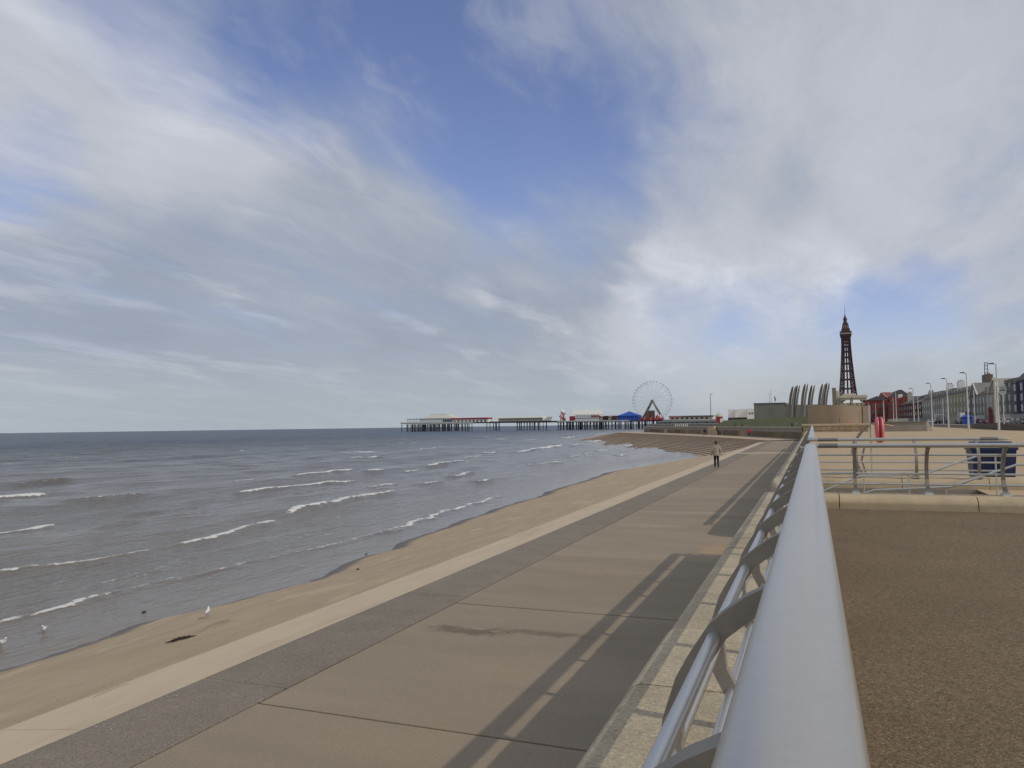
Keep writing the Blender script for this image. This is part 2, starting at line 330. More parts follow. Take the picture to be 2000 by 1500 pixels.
BREAK = [  # crest polylines (x, y), height, foam strength
    ([(-54.8, 34.0), (-54.8, 38.5), (-54.4, 41.6)], .42, 1.0), ([(-45.3, 36.8), (-44.6, 40), (-44.5, 41.6)], .38, .45), ([(-35.3, 21.8), (-35.3, 26.1), (-35.9, 27.9)], .30, .85),
    ([(-27, 15), (-26, 18.35), (-25.3, 19.7), (-24.5, 21.1), (-24.2, 22.9)], .22, .50), ([(-23.9, 24.75), (-24.3, 27.2), (-25.2, 31.4)], .26, .72),
    ([(-26.4, 34.2), (-26.9, 37.7), (-27.9, 43.5), (-28.3, 48.5)], .30, .78), ([(-39.5, 46.1), (-39.1, 49.5), (-38.6, 52.6), (-38.4, 59.2)], .38, 1.0),
    ([(-44.2, 58.8), (-44.4, 63), (-45.4, 69.3)], .38, 1.0), ([(-18.6, 11.5), (-18.6, 13.1), (-18.6, 14.8), (-18.7, 16)], .12, .62),
    ([(-18.7, 16), (-18.75, 18.5), (-18.6, 21.8), (-17.95, 25.8), (-17.7, 31)], .10, .34), ([(-20.3, 17.7), (-20.9, 19.6), (-21.6, 21.8)], .12, .36),
    ([(-17.7, 30), (-18.1, 33.7), (-18.65, 37.7), (-18.85, 41.4), (-19.5, 47)], .15, .66), ([(-42.1, 80.5), (-42, 85), (-42, 90.2)], .40, .9), ([(-46.2, 100), (-47.2, 106.9)], .42, 1.),
    ([(-49.9, 130.5), (-51.1, 148), (-53.8, 170)], .5, 1.), ([(-29.9, 82), (-29.7, 87.5), (-29.3, 92.6)], .3, .7), ([(-29.3, 55.5), (-28.9, 57.9)], .3, .75), ([(-31.2, 65.2), (-31.4, 69.7)], .3, .7),
    ([(-45.9, 53), (-45.8, 55)], .3, .9), ([(-43, 69.6), (-43, 71.6)], .3, .9), ([(-40.4, 72.5), (-40.4, 74.8)], .3, .95), ([(-52.5, 121), (-52.5, 125.5)], .4, 1.), ([(-26.1, 59.4), (-26.1, 61)], .25, .7),
    ([(-32.6, 107.5), (-32.6, 111)], .3, .85), ([(-32.8, 115), (-32.8, 118.5)], .3, .85), ([(-35.1, 132), (-35.1, 138)], .35, .85), ([(-55.1, 196), (-56.1, 214)], .6, 1.), ([(-43.4, 172), (-43.4, 182)], .4, .9),
    ([(-84.5, 265), (-84.5, 282)], .5, 1.), ([(-95, 350), (-95, 385)], .5, 1.), ([(-36.8, 160), (-36.8, 167)], .35, .8), ([(-50, 165), (-50, 174)], .4, .9), ([(-26.6, 111), (-26.6, 115)], .3, .7), ([(-31.3, 50.5), (-31.3, 54.5)], .3, .75),
    ([(-62, 95), (-62.5, 104)], .4, .7), ([(-75, 140), (-76, 152)], .45, .7), ([(-66, 48), (-66, 53)], .4, .3), ([(-36, 33), (-36.2, 38)], .28, .12), ([(-33, 44), (-33.4, 50)], .28, .10), ([(-31, 27), (-31.5, 33)], .22, .10), ([(-50, 28), (-50, 36)], .3, .12)]
BOT = [(-8.1, 97), (-13, 108.2), (-17.9, 123), (-25, 140.2), (-33.8, 159.8), (-56.8, 210.6), (-68, 236), (-76, 270), (-78, 330)]
TOP = [(-6.9, 133.), (-13.5, 152.9), (-27.4, 188.9), (-38.3, 215.5), (-61, 263.9), (-66, 276), (-67, 300), (-67, 330)]
def seg_dist(X, Y, pl):
    best = np.full(X.shape, 1e9); sx = np.zeros_like(X); along = np.zeros_like(X); L = 0
    for (x0, y0), (x1, y1) in zip(pl[:-1], pl[1:]):
        dx, dy = x1-x0, y1-y0; l2 = dx*dx+dy*dy; t = np.clip(((X-x0)*dx+(Y-y0)*dy)/l2, 0, 1)
        ex = X-(x0+t*dx); ey = Y-(y0+t*dy); d = np.hypot(ex, ey); k = d < best
        best = np.where(k, d, best); sx = np.where(k, np.sign(ex*dy-ey*dx)*1., sx); along = np.where(k, L+t*math.sqrt(l2), along); L += math.sqrt(l2)
    return best, sx, along/L
def make_sea():
    az = np.concatenate([np.linspace(R(-100), R(-60), 90, endpoint=False), np.linspace(R(-60), R(2), 760, endpoint=False), np.linspace(R(2), R(40), 30)])
    rr = np.concatenate([np.geomspace(9, 420, 660, endpoint=False), np.geomspace(420, 3000, 90, endpoint=False), np.geomspace(3000, 60000, 30)])
    A, Rr = np.meshgrid(az, rr); X = np.sin(A)*Rr; Y = np.cos(A)*Rr
    off = shore(np.clip(Y, -40, 130)) - X
    damp = smooth(1., 14, off); Z = np.zeros_like(X)
    wr = np.random.default_rng(3)
    for k in range(16):
        lam = 2.2*1.17**k; th = R(wr.normal(0, 16)); ph = wr.uniform(0, 6.28); kx = math.cos(th)*2*math.pi/lam; ky = math.sin(th)*2*math.pi/lam
        ph2 = ph + 3.*(fbm(X*.02+k*3, Y*.012+k, 20+k, 2)-.5)*2
        amp = .0105*lam**.85*np.clip(fbm(X*.03, Y*.02, 60+k, 2)*1.6-.3, 0, 1.2)
        res = smooth(lam*1.1, lam*.35, Rr*.0058)
        s = np.sin(kx*X+ky*Y+ph2); Z += amp*res*(s+.35*(s*s-.5))
    Z *= damp
    foam = np.zeros_like(X)
    for pl, hgt, fs in BREAK:
        xs = [p[0] for p in pl]; ys = [p[1] for p in pl]
        sel = (X > min(xs)-5) & (X < max(xs)+5) & (Y > min(ys)-6) & (Y < max(ys)+6)
        if not sel.any(): continue
        x = X[sel]; y = Y[sel]
        wob = (fbm(y*.6, y*0+hgt*30, 7, 3)-.5)*.9
        d, sg, al = seg_dist(x+wob, y, pl)
        s = np.where(x+wob > np.interp(y, ys, xs), 1., -1.)         # +1 is the shoreward face
        ln = max(ys)-min(ys); e = np.clip((y-min(ys))/max(ln, 1e-3), -3, 4)
        endf = smooth(-.12-1.5/ln, .12, e)*smooth(1.12+1.5/ln, .9, e)
        width = .75+hgt*1.0
        prof = np.where(s > 0, np.exp(-(d/(width*.32))**2), np.exp(-(d/(width*1.1))**2))
        Z[sel] += hgt*.50*prof*endf*(.7+.6*fbm(y*.5, x*.2, 9, 2))
        fw_ = .13+.55*hgt*fs
        up_n = .55+.9*fbm(y*1.3, x*.8, 13, 3)
        ff = np.where(s > 0, np.exp(-(d/(fw_*.75))**2), np.exp(-(d/(fw_*1.5))**2))*endf*up_n*fs
        foam[sel] = np.maximum(foam[sel], ff)
    d, _, _ = seg_dist(X, Y, BOT[1:7]); near = np.exp(-(d/1.1)**2)*(fbm(X*.25, Y*.25, 31, 3)*1.6-.35); foam = np.maximum(foam, np.where(Y > 100, near, 0))
    cap = fbm(X*.16, Y*.05, 41, 4); foam = np.maximum(foam, np.clip((cap-.70)*5, 0, .55)*smooth(25, 45, off)*smooth(220, 90, off))
    lace = fbm(X*.8, Y*.35, 51, 4); foam = np.maximum(foam, np.clip((lace-.60)*1.5, 0, .25)*smooth(1.5, 4, off)*smooth(16, 7, off))
    off_n = np.clip(off/260., 0, 1)**.75
    return struct(grid_mesh('sea', X, Y, Z+SEA, sea_material(), {'foam': foam, 'offshore': off_n}))
sea = make_sea()

# ---- beach
def sand_material():
    mt = bpy.data.materials.new('beach_sand'); mt.use_nodes = True; n = mt.node_tree; g = G(n); b = n.nodes['Principled BSDF']
    geo = g.n('ShaderNodeNewGeometry').outputs['Position']; wet = g.n('ShaderNodeAttribute', attribute_name='wet').outputs['Fac']
    st = g.noise(g.mapping(geo, (1.2, .35, 1)), 1.3, 5, .6)
    c = g.mix(g.ramp(st, .35, .70), (.43, .325, .205), (.49, .375, .245))
    c = g.mix(g.math('MULTIPLY', g.ramp(g.noise(g.mapping(geo, (1.0, .5, 1), loc=(3, 7, 0)), 1.1, 4, .55), .56, .66), .75), c, (.56, .43, .28))
    sp = g.noise(geo, 22, 3, .7); c = g.mix(g.math('MULTIPLY', g.ramp(sp, .64, .72), .6), c, (.15, .115, .085))
    c = g.mix(wet, c, (.115, .085, .058))
    g.lk(c, b.inputs['Base Color']); g.lk(g.ramp(wet, 0, 1, .92, .45), b.inputs['Roughness'])
    bn = g.n('ShaderNodeBump'); bn.inputs['Strength'].default_value = .5; bn.inputs['Distance'].default_value = .02
    g.lk(g.noise(geo, 35, 4, .7), bn.inputs['Height']); g.lk(bn.outputs[0], b.inputs['Normal'])
    return mt
def sz(x, y): return max(float(sand_z(np.array([x]), np.array([y]))[0]), SEA)
def on_sand(px, py, zoff=0.):                               # where the line of sight meets the beach: used once to find standing places
    d = fw + rt*((px-1000)/1500) - up*((py-750)/1500); z = -1.5
    for _ in range(30):
        t = (z-EYE)/d.z; x, y = d.x*t, d.y*t; z = .5*z+.5*(sz(x, y)+zoff)
    return (x, y, z)
sx = np.concatenate([np.linspace(-60, -22, 40, endpoint=False), np.linspace(-22, -7.2, 190)]); sy = np.concatenate([np.linspace(-30, 4, 40, endpoint=False), np.linspace(4, 45, 420, endpoint=False), np.linspace(45, 128, 260)])
SX, SY = np.meshgrid(sx, sy); SZ = sand_z(SX, SY)
mx, my, _ = on_sand(430, 1225)
mound = np.exp(-(((SX-mx)/.22)**2+((SY-my)/.30)**2)); SZ = SZ + .12*mound*(.4+fbm(SX*6, SY*6, 3)) + .03*np.exp(-(((SX-mx)/.5)**2+((SY-my)/.6)**2))*fbm(SX*9, SY*9, 4)
lip = smooth(-8.1, -7.8, SX + (fbm(SY*.5, SX*1.5, 77, 5)-.5)*.95); SZ = SZ*(1-lip) + lip*(-.30)
wet = smooth(-1.46, -1.61, SZ + (fbm(SX*.8, SY*.6, 15)-.5)*.06)
beach = struct(grid_mesh('beach', SX, SY, SZ, sand_material(), {'wet': np.maximum(wet, .55*mound)}))

# ---- lower promenade: joint-coloured bed, every slab a piece of its own
def strip(name, A, B, za, zb, mats, zf=None):             # ruled sheet between two polylines of equal length
    mb = MB(); n = len(A)
    vs = [(p[0], p[1], za) for p in A] + [(p[0], p[1], zb) for p in B]
    mb.add(vs, [(i, i+1, n+i+1, n+i) for i in range(n-1)]); return mb.build(name, mats, recalc=False)
def resample(pl, n):
    P = np.array(pl, float); d = np.r_[0, np.cumsum(np.hypot(*np.diff(P, axis=0).T))]; t = np.linspace(0, d[-1], n)
    return np.stack([np.interp(t, d, P[:, 0]), np.interp(t, d, P[:, 1])], 1)
WALLC = [(-1.0, 139.6), (-1.7, 140.2), (-13.3, 175.2), (-28.3, 214.2), (-44.7, 252.), (-60, 292.2), (-58.5, 300)]
bed = MB().box(-6.86, -1.0, -30, 133, -.6, -.02).build('lower_promenade', M_joint); struct(bed)
YJ = [1.95+4.93*k for k in range(-2, 27)]
ci = 0
for y0, y1 in zip(YJ[:-1], YJ[1:]):
    y1_ = min(y1, 133.)
    dz = random.uniform(-.003, .003); j = .019
    MB().bbox(-5.69+j, -1.02, y0+j, y1_-j, -.10, dz, .006).build('slab', M_slab, bed)
    MB().bbox(-6.86, -5.69-j, y0+.5+j*.4, min(y1_+.5, 133)-j*.4, -.10, dz*.5-.004, .005).build('edge_slab', M_edge, bed)
for k in range(14):
    y0 = -14.+k*9.86; y1 = min(y0+9.86, 133.)
    MB().add([(-6.862, y0+.004, -.006), (-6.862, y1-.004, -.006), (-8.05, y1-.004, -.165), (-8.05, y0+.004, -.165), (-6.862, y0+.004, -.5), (-6.862, y1-.004, -.5), (-8.05, y1-.004, -1.9), (-8.05, y0+.004, -1.9)],
             [(0, 1, 2, 3), (3, 2, 6, 7), (0, 3, 7, 4), (1, 5, 6, 2)]).build('apron_slab', M_apron, bed)
tp = resample([(-6.87, 132.99)]+TOP[1:], 40); wc = resample(WALLC, 40)
M_walk = mat('headland_walk', (.47, .36, .245), .9, var=.1, scale=.3)
walk = struct(strip('headland_walkway', tp, wc, .004, .004, M_walk))
MB().add([(-8.2, 76.2, .006), (-1.2, 78.2, .006), (-1.2, 80.2, .006), (-6.8, 78.6, .006)][1:] + [(-6.8, 76.6, .006)], [(0, 1, 2, 3)]).build('worn_strip', M_apron, bed, recalc=False)

# ---- land
M_gravel = mat('bound_gravel', (.180, .128, .074), .95, var=.14, scale=.8, grain=.3, gscale=30, bump=.5, bscale=95, speck=.6, spscale=150., stain=.35, sscale=.25, scol=(.17, .117, .065))
M_tan = mat('tan_paving', (.475, .355, .21), .93, var=.10, scale=.25, grain=.12, gscale=15, stain=.35, sscale=.15, scol=(.42, .31, .18))
M_asph = mat('road_asphalt', (.07, .068, .066), .9, var=.12, scale=.3)
M_land = mat('town_ground', (.15, .14, .12), .95, var=.2, scale=.02)
mb = MB()
mb.add([(.10, -30, 1.21), (60, -30, 1.21), (60, 16.9, 1.21), (.10, 16.9, 1.21)], [(0, 1, 2, 3)])
struct(mb.build('gravel_promenade', M_gravel, recalc=False))
mb = MB(); mb.add([(3.75, 16.9, 1.206), (60, 16.9, 1.206), (60, 22.3, 1.206), (3.75, 22.3, 1.206), (.10, 22.3, 1.206), (60, 139, 1.206), (.10, 139, 1.206)], [(0, 1, 2, 3), (4, 3, 2, 5, 6)])
struct(mb.build('upper_promenade', M_tan, recalc=False))
mb = MB(); L = [(-.9, 139.2)] + WALLC[1:] + [(-60, 345), (-70, 420), (-86, 640), (-70, 900), (-20, 1150), (20, 1500), (180, 3000), (600, 9000)]
for (x0, y0), (x1, y1) in zip(L[:-1], L[1:]): mb.add([(x0, y0, 1.202), (30, y0, 1.202) if y0 < 3000 else (x0+3000, y0, 1.202), (30, y1, 1.202) if y1 < 3000 else (x1+3000, y1, 1.202), (x1, y1, 1.202), (x0, y0, -2.5), (x1, y1, -2.5)], [(0, 1, 2, 3), (0, 3, 5, 4)])
struct(mb.build('headland', M_tan, recalc=False))
struct(MB().add([(27, -60, 1.19), (9000, -60, 1.19), (9000, 9000, 1.19), (27, 9000, 1.19)], [(0, 1, 2, 3)]).build('town_ground', M_land, recalc=False))
struct(MB().add([(33, -60, 1.75), (47, -60, 1.75), (47, 1400, 1.75), (33, 1400, 1.75)], [(0, 1, 2, 3)]).build('road', M_asph, recalc=False))
M_pave = mat('pavement_flags', (.27, .25, .22), .9, var=.1, scale=.3)
struct(MB().box(47, 54, -60, 1400, 1.0, 1.88).build('pavement', M_pave))
struct(MB().box(29.6, 33, -60, 1400, 1.0, 1.86).build('tram_kerb', M_pave))
# grass bank on the headland
bx = np.linspace(-36, 4, 50); by = np.linspace(236, 330, 50); BX, BY = np.meshgrid(bx, by)
BZ = 1.1 + 3.5*smooth(238, 262, BY)*smooth(330, 312, BY)*smooth(-36, -24, BX)*(.82+.18*smooth(-30, 2, BX)) + (fbm(BX*.3, BY*.3, 3)-.5)*.25
struct(grid_mesh('grass_bank', BX, BY, BZ, M_grass))

# ---- stepped revetment running into the sea
rev = thing('stepped_revetment', 'long curving brown concrete steps running down into the sea before the headland wall', 'sea defence', (-20, 150, 0))
M_step = mat('revetment_concrete', (.40, .30, .21), .9, var=.16, scale=.25, stain=.45, sscale=.12, stretch=(1, 1, 1), scol=(.24, .175, .125))
tp2 = resample([(-6.87, 133.)]+TOP[1:], 46); bt2 = resample(BOT, 46)
NS = 13
def contour(i):
    t = i/NS; c = tp2*(1-t)+bt2*t
    c[0, 0] = -6.87-1.2*min(1, t*1.3)
    return c
for i in range(NS+4):
    A = contour(i); B = contour(i+1); z = -.01-i*1.7/NS; zl = z-1.7/NS
    mb = MB(); n = len(A)
    C2 = A*.12+B*.88
    vs = [(p[0], p[1], z) for p in A] + [(p[0], p[1], z+.055) for p in C2] + [(p[0], p[1], zl-.03) for p in C2] + [(p[0], p[1], zl-.03) for p in B]
    mb.add(vs, [(r*n+k, (r+1)*n+k, (r+1)*n+k+1, r*n+k+1) for r in range(3) for k in range(n-1)])
    o = mb.build('step', M_step, recalc=False); o.parent = rev; o.matrix_parent_inverse = Matrix.Translation((20, -150, 0))

# ================================================================== SEA WALL, KERBS, STEPS, RAILINGS
def cope_prof(xi, xo, z0, zt, rad=.12, zb=1.22):          # inner face, rounded seaward nose
    p = [(xi, z0), (xi, zt-.05), (xi-.05*math.copysign(1, xi-xo), zt)]
    s = math.copysign(1, xo-xi)
    for k in range(7):
        a = math.pi/2*k/6; p.append((xo-s*rad+s*rad*math.sin(a), zt-rad+rad*math.cos(a)))
    p += [(xo, zb), (xo-s*.06, zb-.04), (xo-s*.06, z0)]
    return p
wall = thing('sea_wall', 'concrete sea wall with pale coping stones under the near railing', 'wall', (0, 0, 0))
MB().box(-.99, .12, -12, 17.35, -.3, 1.05).build('wall_face', M_wall, wall)
pr0 = cope_prof(.13, -1.05, 1.06, 1.48)
y = -9.58
while y < 17.3:
    y1 = min(y+1.27, 17.36); dz = random.uniform(-.004, .004); dx = random.uniform(-.006, .006)
    MB().sweep_y([(px+dx, pz+dz) for px, pz in pr0], y+.007, y1-.007).build('coping_stone', M_cope, wall, smooth=True)
    y = y1
MB().box(-.94, .10, -9.6, 17.3, 1.052, 1.44).build('joint_mortar', mat('mortar', (.11, .095, .07), .95), wall)
wall2 = thing('sea_wall', 'sea wall with rounded coping end beyond the steps, running on to the headland', 'wall', (0, 0, 0))
MB().box(-.98, .12, 20.75, 139.4, -.3, 1.05).build('wall_face', M_wall, wall2)
y = 20.9; k = 0
while y < 138:
    ln = 1.27 if y < 66 else 9.
    y1 = min(y+ln, 139.4); dz = random.uniform(-.004, .004)
    mb = MB(); P = [(px, pz+dz) for px, pz in pr0]
    if k == 0:                                            # rounded nose of the coping
        rings = []
        for q in range(7):
            a = math.pi/2*q/6; s = math.sin(a)*.75+.25; rings.append([(-.46+(px+.46)*(.55+.45*math.sin(a)), 20.9-.42*math.cos(a), 1.06+(pz-1.06)*s) for px, pz in P])
        rings.append([(px, y1-.007, pz) for px, pz in P]); mb.loft(rings)
    else: mb.sweep_y(P, y+.007, y1-.007)
    mb.build('coping_stone', M_cope, wall2, smooth=True); y = y1; k += 1
# transverse kerbs at each side of the steps
def kerb(name, label, yf, yb, xs):
    t = thing(name, label, 'kerb', (0, 0, 0)); s = 1 if yb > yf else -1
    prof = [(yf, 1.0), (yf, 1.285)]
    for q in range(8):
        a = math.pi/2*q/7; prof.append((yf+s*.22*(1-math.cos(a)) if q else yf+s*.012, 1.285+.195*math.sin(a)))
    prof += [(yb-s*.06, 1.48), (yb, 1.42), (yb, 1.0)]
    for x0, x1 in zip(xs[:-1], xs[1:]):
        MB().sweep_x(prof, x0+.008, x1-.008).build('kerb_stone', M_kerb, t, smooth=True)
    return t
kerb('kerb', 'rounded tan concrete kerb carrying the front cross railing', 16.72, 17.5, [.14, .45, 2.86, 5.3, 7.8])
kerb('kerb', 'rounded kerb on the far side of the steps, behind the front cross railing', 22.15, 22.85, [.14, 2.1, 4.05, 5.2])
st = thing('concrete_steps', 'flight of concrete steps through the sea wall between two cross railings', 'steps', (0, 0, 0))
heights = [(3.75, 1.21), (3.43, 1.06), (3.11, .91), (2.79, .76), (1.25, .76), (.93, .61), (.61, .46), (.29, .31), (-.03, .16), (-.35, .0)]
for (x0, z0), (x1, z1) in zip(heights[:-1], heights[1:]):
    if z1 == z0: continue
    nx = heights[heights.index((x1, z1))+1][0] if (x1, z1) != heights[-1] else -1.
    if z1 > 0: MB().bbox(min(nx, x1-.3)-.03, x1+.3, 17.66, 22.1, -.2, z1, .012).build('step', M_kerb, st)
MB().box(-.35, 3.8, 17.5, 17.65, -.2, 1.2).build('side_wall', M_wall, st); MB().box(-.35, 3.8, 22.11, 22.2, -.2, 1.2).build('side_wall', M_wall, st)

# railing pieces -----------------------------------------------------------
CURVE = [(.03, 2.425), (.13, 2.385), (.255, 2.29), (.365, 2.12), (.425, 1.94), (.41, 1.77), (.335, 1.62), (.255, 1.54), (.22, 1.485)]
def curve_at(z):
    zs = [c[1] for c in CURVE][::-1]; os_ = [c[0] for c in CURVE][::-1]; return float(np.interp(z, zs, os_))
def post_mesh():                                          # local: bulges towards -X, plate in the XZ plane
    mb = MB(); P = resample([(-o, z) for o, z in CURVE], 18); th = .032; rings = []
    for i, (x, z) in enumerate(P):
        a = P[max(i-1, 0)]; b = P[min(i+1, len(P)-1)]; t = np.array(b)-np.array(a); t /= np.hypot(*t); nx, nz = -t[1], t[0]
        wdt = .034
        if i > 14: wdt = .034+.010*(i-14)
        rings.append([(x-nx*wdt, -th, z-nz*wdt), (x+nx*wdt, -th, z+nz*wdt), (x+nx*wdt, th, z+nz*wdt), (x-nx*wdt, th, z-nz*wdt)])
    mb.loft(rings); return mb
def foot_mesh():
    mb = MB(); mb.loft([[(-.37, -.085, 1.478), (-.07, -.085, 1.478), (-.07, .085, 1.478), (-.37, .085, 1.478)], [(-.36, -.08, 1.492), (-.08, -.08, 1.492), (-.08, .08, 1.492), (-.36, .08, 1.492)], [(-.27, -.036, 1.56), (-.17, -.036, 1.56), (-.17, .036, 1.56), (-.27, .036, 1.56)]])
    for sx_ in (-.33, -.11):
        for sy_ in (-.045, .045): mb.lathe([(.012, 1.494), (.012, 1.508), (.004, 1.512)], (sx_, sy_, 0), 6)
    return mb
pm = post_mesh(); PM = pm.build('post', M_post); FM = foot_mesh().build('base_plate', mat('foot_steel', (.47, .45, .41), .55, metal=.3, var=.15, scale=8)); SM = MB().box(-.075, .075, -.04, .04, 2.443, 2.468).build('saddle', M_post)
def posts(root, spots):
    first = not posts.done
    for x, y, rz in spots:
        a = PM if not posts.done else PM.copy(); b = FM if not posts.done else FM.copy(); c = SM if not posts.done else SM.copy()
        if posts.done:
            for o in (a, b, c): col.objects.link(o)
        posts.done = True
        a.parent = root; a.location = (x, y, 0); a.rotation_euler = (0, 0, rz)
        b.parent = a; c.parent = a
posts.done = False
def top_rail(path, end_taper=False):
    mb = MB(); n = 28; P = [Vector((x, y, 2.5)) for x, y in path]; rings = []
    def ring(p, sdv, k, sc_=1.):
        return [p + sdv*(math.copysign(abs(math.cos(2*math.pi*j/n))**.86, math.cos(2*math.pi*j/n))*.106*k*sc_) + Vector((0, 0, math.sin(2*math.pi*j/n)*.043*sc_-.043)) for j in range(n)]
    for i, p in enumerate(P):
        t1 = (p-P[i-1]).normalized() if i else (P[1]-p).normalized(); t2 = (P[i+1]-p).normalized() if i < len(P)-1 else t1
        t = (t1+t2).normalized(); sdv = Vector((t.y, -t.x, 0)); rings.append(ring(p, sdv, 1/max(.3, t.dot(t1)), 1))
    if end_taper:
        t = (P[-1]-P[-2]).normalized(); sdv = Vector((t.y, -t.x, 0))
        for dd, s in ((.10, .85), (.22, .5), (.33, .12)): rings.append(ring(P[-1]+t*dd, sdv, 1, s))
    mb.loft(rings); return mb
def railing(label, make_path, spots, name='promenade_railing', taper=False, sleeves=()):
    root = thing(name, label, 'railing', (spots[0][0], spots[0][1], 1.48))
    root.location = (0, 0, 0)
    pth = make_path(0.)
    fine_ = [pth[0]]
    for a, b in zip(pth[:-1], pth[1:]):
        k = max(1, int(math.hypot(b[0]-a[0], b[1]-a[1])/6)); fine_ += [(a[0]+(b[0]-a[0])*i/k, a[1]+(b[1]-a[1])*i/k) for i in range(1, k+1)]
    top_rail(fine_, taper).build('top_rail', M_steel, root, smooth=True)
    for z, r in ((2.425, .009), (2.26, .021), (1.875, .021), (1.67, .021)):
        o = curve_at(z); MB().tube([(x, y, z) for x, y in make_path(o)], r, 12 if r > .01 else 6).build('rail_tube', M_tube, root, smooth=True)
    for a, b in sleeves:                                   # dull sleeves over the mitred corner joints
        mb = MB(); n = 20; A_ = Vector((*a, 2.457)); B_ = Vector((*b, 2.457)); t = (B_-A_).normalized(); sv_ = Vector((t.y, -t.x, 0))
        mb.loft([[p + sv_*(math.cos(2*math.pi*q/n)*.109) + Vector((0, 0, math.sin(2*math.pi*q/n)*.046)) for q in range(n)] for p in (A_, B_)]); mb.build('joint_sleeve', mat('sleeve_steel', (.20, .20, .195), .5, metal=.5), root, smooth=True)
    posts(root, spots); return root
RX = -.045
near_sp = [(RX, -1.2+1.27*k, 0) for k in range(14)] + [(.78+1.315*k, 17.0, R(-90)) for k in range(6)]
railing('long near grey railing beside the viewer, turning right across the top of the steps', lambda o: [(RX-o, -2.0), (RX-o, 17.0+o), (8.2, 17.0+o)], near_sp, sleeves=[((.10, 17.0), (.46, 17.0))])
far_sp = [(RX, 23.2+1.27*k, 0) for k in range(52)] + [(1.05+1.4*k, 22.6, R(90)) for k in range(3)]
railing('grey railing on the far side of the steps with a pointed rail end', lambda o: [(RX-o, 92.), (RX-o, 22.6-o), (4.35, 22.6-o)], far_sp, taper=True, sleeves=[((.12, 22.6), (.62, 22.6)), ((RX, 22.75), (RX, 23.6)), ((3.95, 22.6), (4.34, 22.6))])
# stair handrails
def handrail(label, pts, y, legs):
    root = thing('stair_handrail', label, 'handrail', (0, 0, 0))
    MB().tube([(x, y, z) for x, z in pts], .024, 10).build('rail_tube', M_tube, root, smooth=True)
    for x in legs:
        zt = float(np.interp(x, [p[0] for p in pts], [p[1] for p in pts])); MB().tube([(x, y, zt), (x, y, zt-.95)], .017, 8).build('leg', M_tube, root, smooth=True)
handrail('sloping tubular handrail of the steps, nearer of the two', [(-.5, .93), (1.0, 1.43), (1.17, 1.49), (2.58, 1.58), (3.76, 2.04), (4.3, 2.04)], 17.95, (-.3, 1.3, 2.5, 4.2))
handrail('sloping tubular handrail of the steps, farther of the two', [(-.6, .9), (.24, 1.26), (1.04, 1.61), (2.43, 1.67), (3.55, 2.11), (4.3, 2.11)], 20.6, (-.4, 1.12, 2.1, 3.9))

# ================================================================== PROMENADE FURNITURE
ls = thing('lifebuoy_stand', 'curved dark steel stand and thin pole holding the red lifebuoy', 'stand', (1.55, 27.4, 1.21))
for dy, nm in ((0, 'leg'), (.16, 'leg')):
    P = [(-.10, dy, .02), (-.24, dy, .35), (-.36, dy, .72), (-.32, dy, 1.02), (-.12, dy, 1.33), (.14, dy, 1.60)]
    mb = MB(); rings = []
    for x, y_, z in P:
        rings.append([(x-.045, y_-.008, z), (x+.045, y_-.008, z), (x+.045, y_+.008, z), (x-.045, y_+.008, z)])
    mb.loft(rings).build(nm, M_post, ls)
P = [(.14, .08, 1.0), (-.02, .08, .85), (-.10, .08, .45), (.02, .08, .02)]
MB().loft([[(x-.03, .06, z), (x+.03, .06, z), (x+.03, .1, z), (x-.03, .1, z)] for x, _, z in P]).build('brace', M_post, ls)
MB().tube([(.19, .08, .0), (.19, .08, 2.25)], .022, 8).build('pole', M_tube, ls)
M_pink = mat('faded_red_plastic', (.80, .17, .20), .45, var=.1, scale=5)
lb = thing('lifebuoy', 'faded red lifebuoy ring hung edge-on from its stand beside the pole', 'lifebuoy', (2.0, 27.35, 2.66)); lb.scale = (1, 1, 1.12)
def torus(R1, r, nx=28, ny=12, ax='x', off=0.):
    mb = MB(); rings = []
    for i in range(nx):
        a = 2*math.pi*i/nx; rings.append([(off+r*.62*math.sin(2*math.pi*j/ny), (R1+r*math.cos(2*math.pi*j/ny))*math.cos(a), (R1+r*math.cos(2*math.pi*j/ny))*math.sin(a)) for j in range(ny)])
    mb.loft(rings+[rings[0]], False); return mb
torus(.28, .095, off=-.062).build('ring_half', M_pink, lb, smooth=True); torus(.28, .095, off=.062).build('ring_half', M_pink, lb, smooth=True)
torus(.355, .025, off=0).build('seam_band', mat('dark_red_plastic', (.16, .02, .025), .6), lb, smooth=True)
MB().tube([(-.2, 0, .18), (.42, 0, .10)], .03, 8).build('peg', M_kerb, lb)

M_navy = mat('navy_plastic', (.012, .026, .090), .45, var=.2, scale=2)
gb = thing('grit_bin', 'large dark blue bin standing behind the cross railings', 'bin', (4.66, 25.2, 1.21)); gb.scale = (.9, .9, .98)
MB().loft([[(-.54, -.42, .04), (.54, -.42, .04), (.54, .42, .04), (-.54, .42, .04)], [(-.6, -.48, .9), (.6, -.48, .9), (.6, .48, .9), (-.6, .48, .9)]]).build('body', M_navy, gb)
MB().loft([[(-.64, -.52, .9), (.64, -.52, .9), (.64, .52, .9), (-.64, .52, .9)], [(-.64, -.52, .97), (.64, -.52, .97), (.64, .52, .97), (-.64, .52, .97)], [(-.5, -.34, 1.14), (.5, -.34, 1.14), (.5, .4, 1.14), (-.5, .4, 1.14)]]).build('lid', M_navy, gb)
for x in (-.45, .45): MB().box(x-.06, x+.06, -.4, .4, 0, .05).build('foot', M_dark, gb)
for x in (-.3, 0, .3): MB().box(x-.02, x+.02, -.50, -.45, .1, .85).build('rib', M_navy, gb)

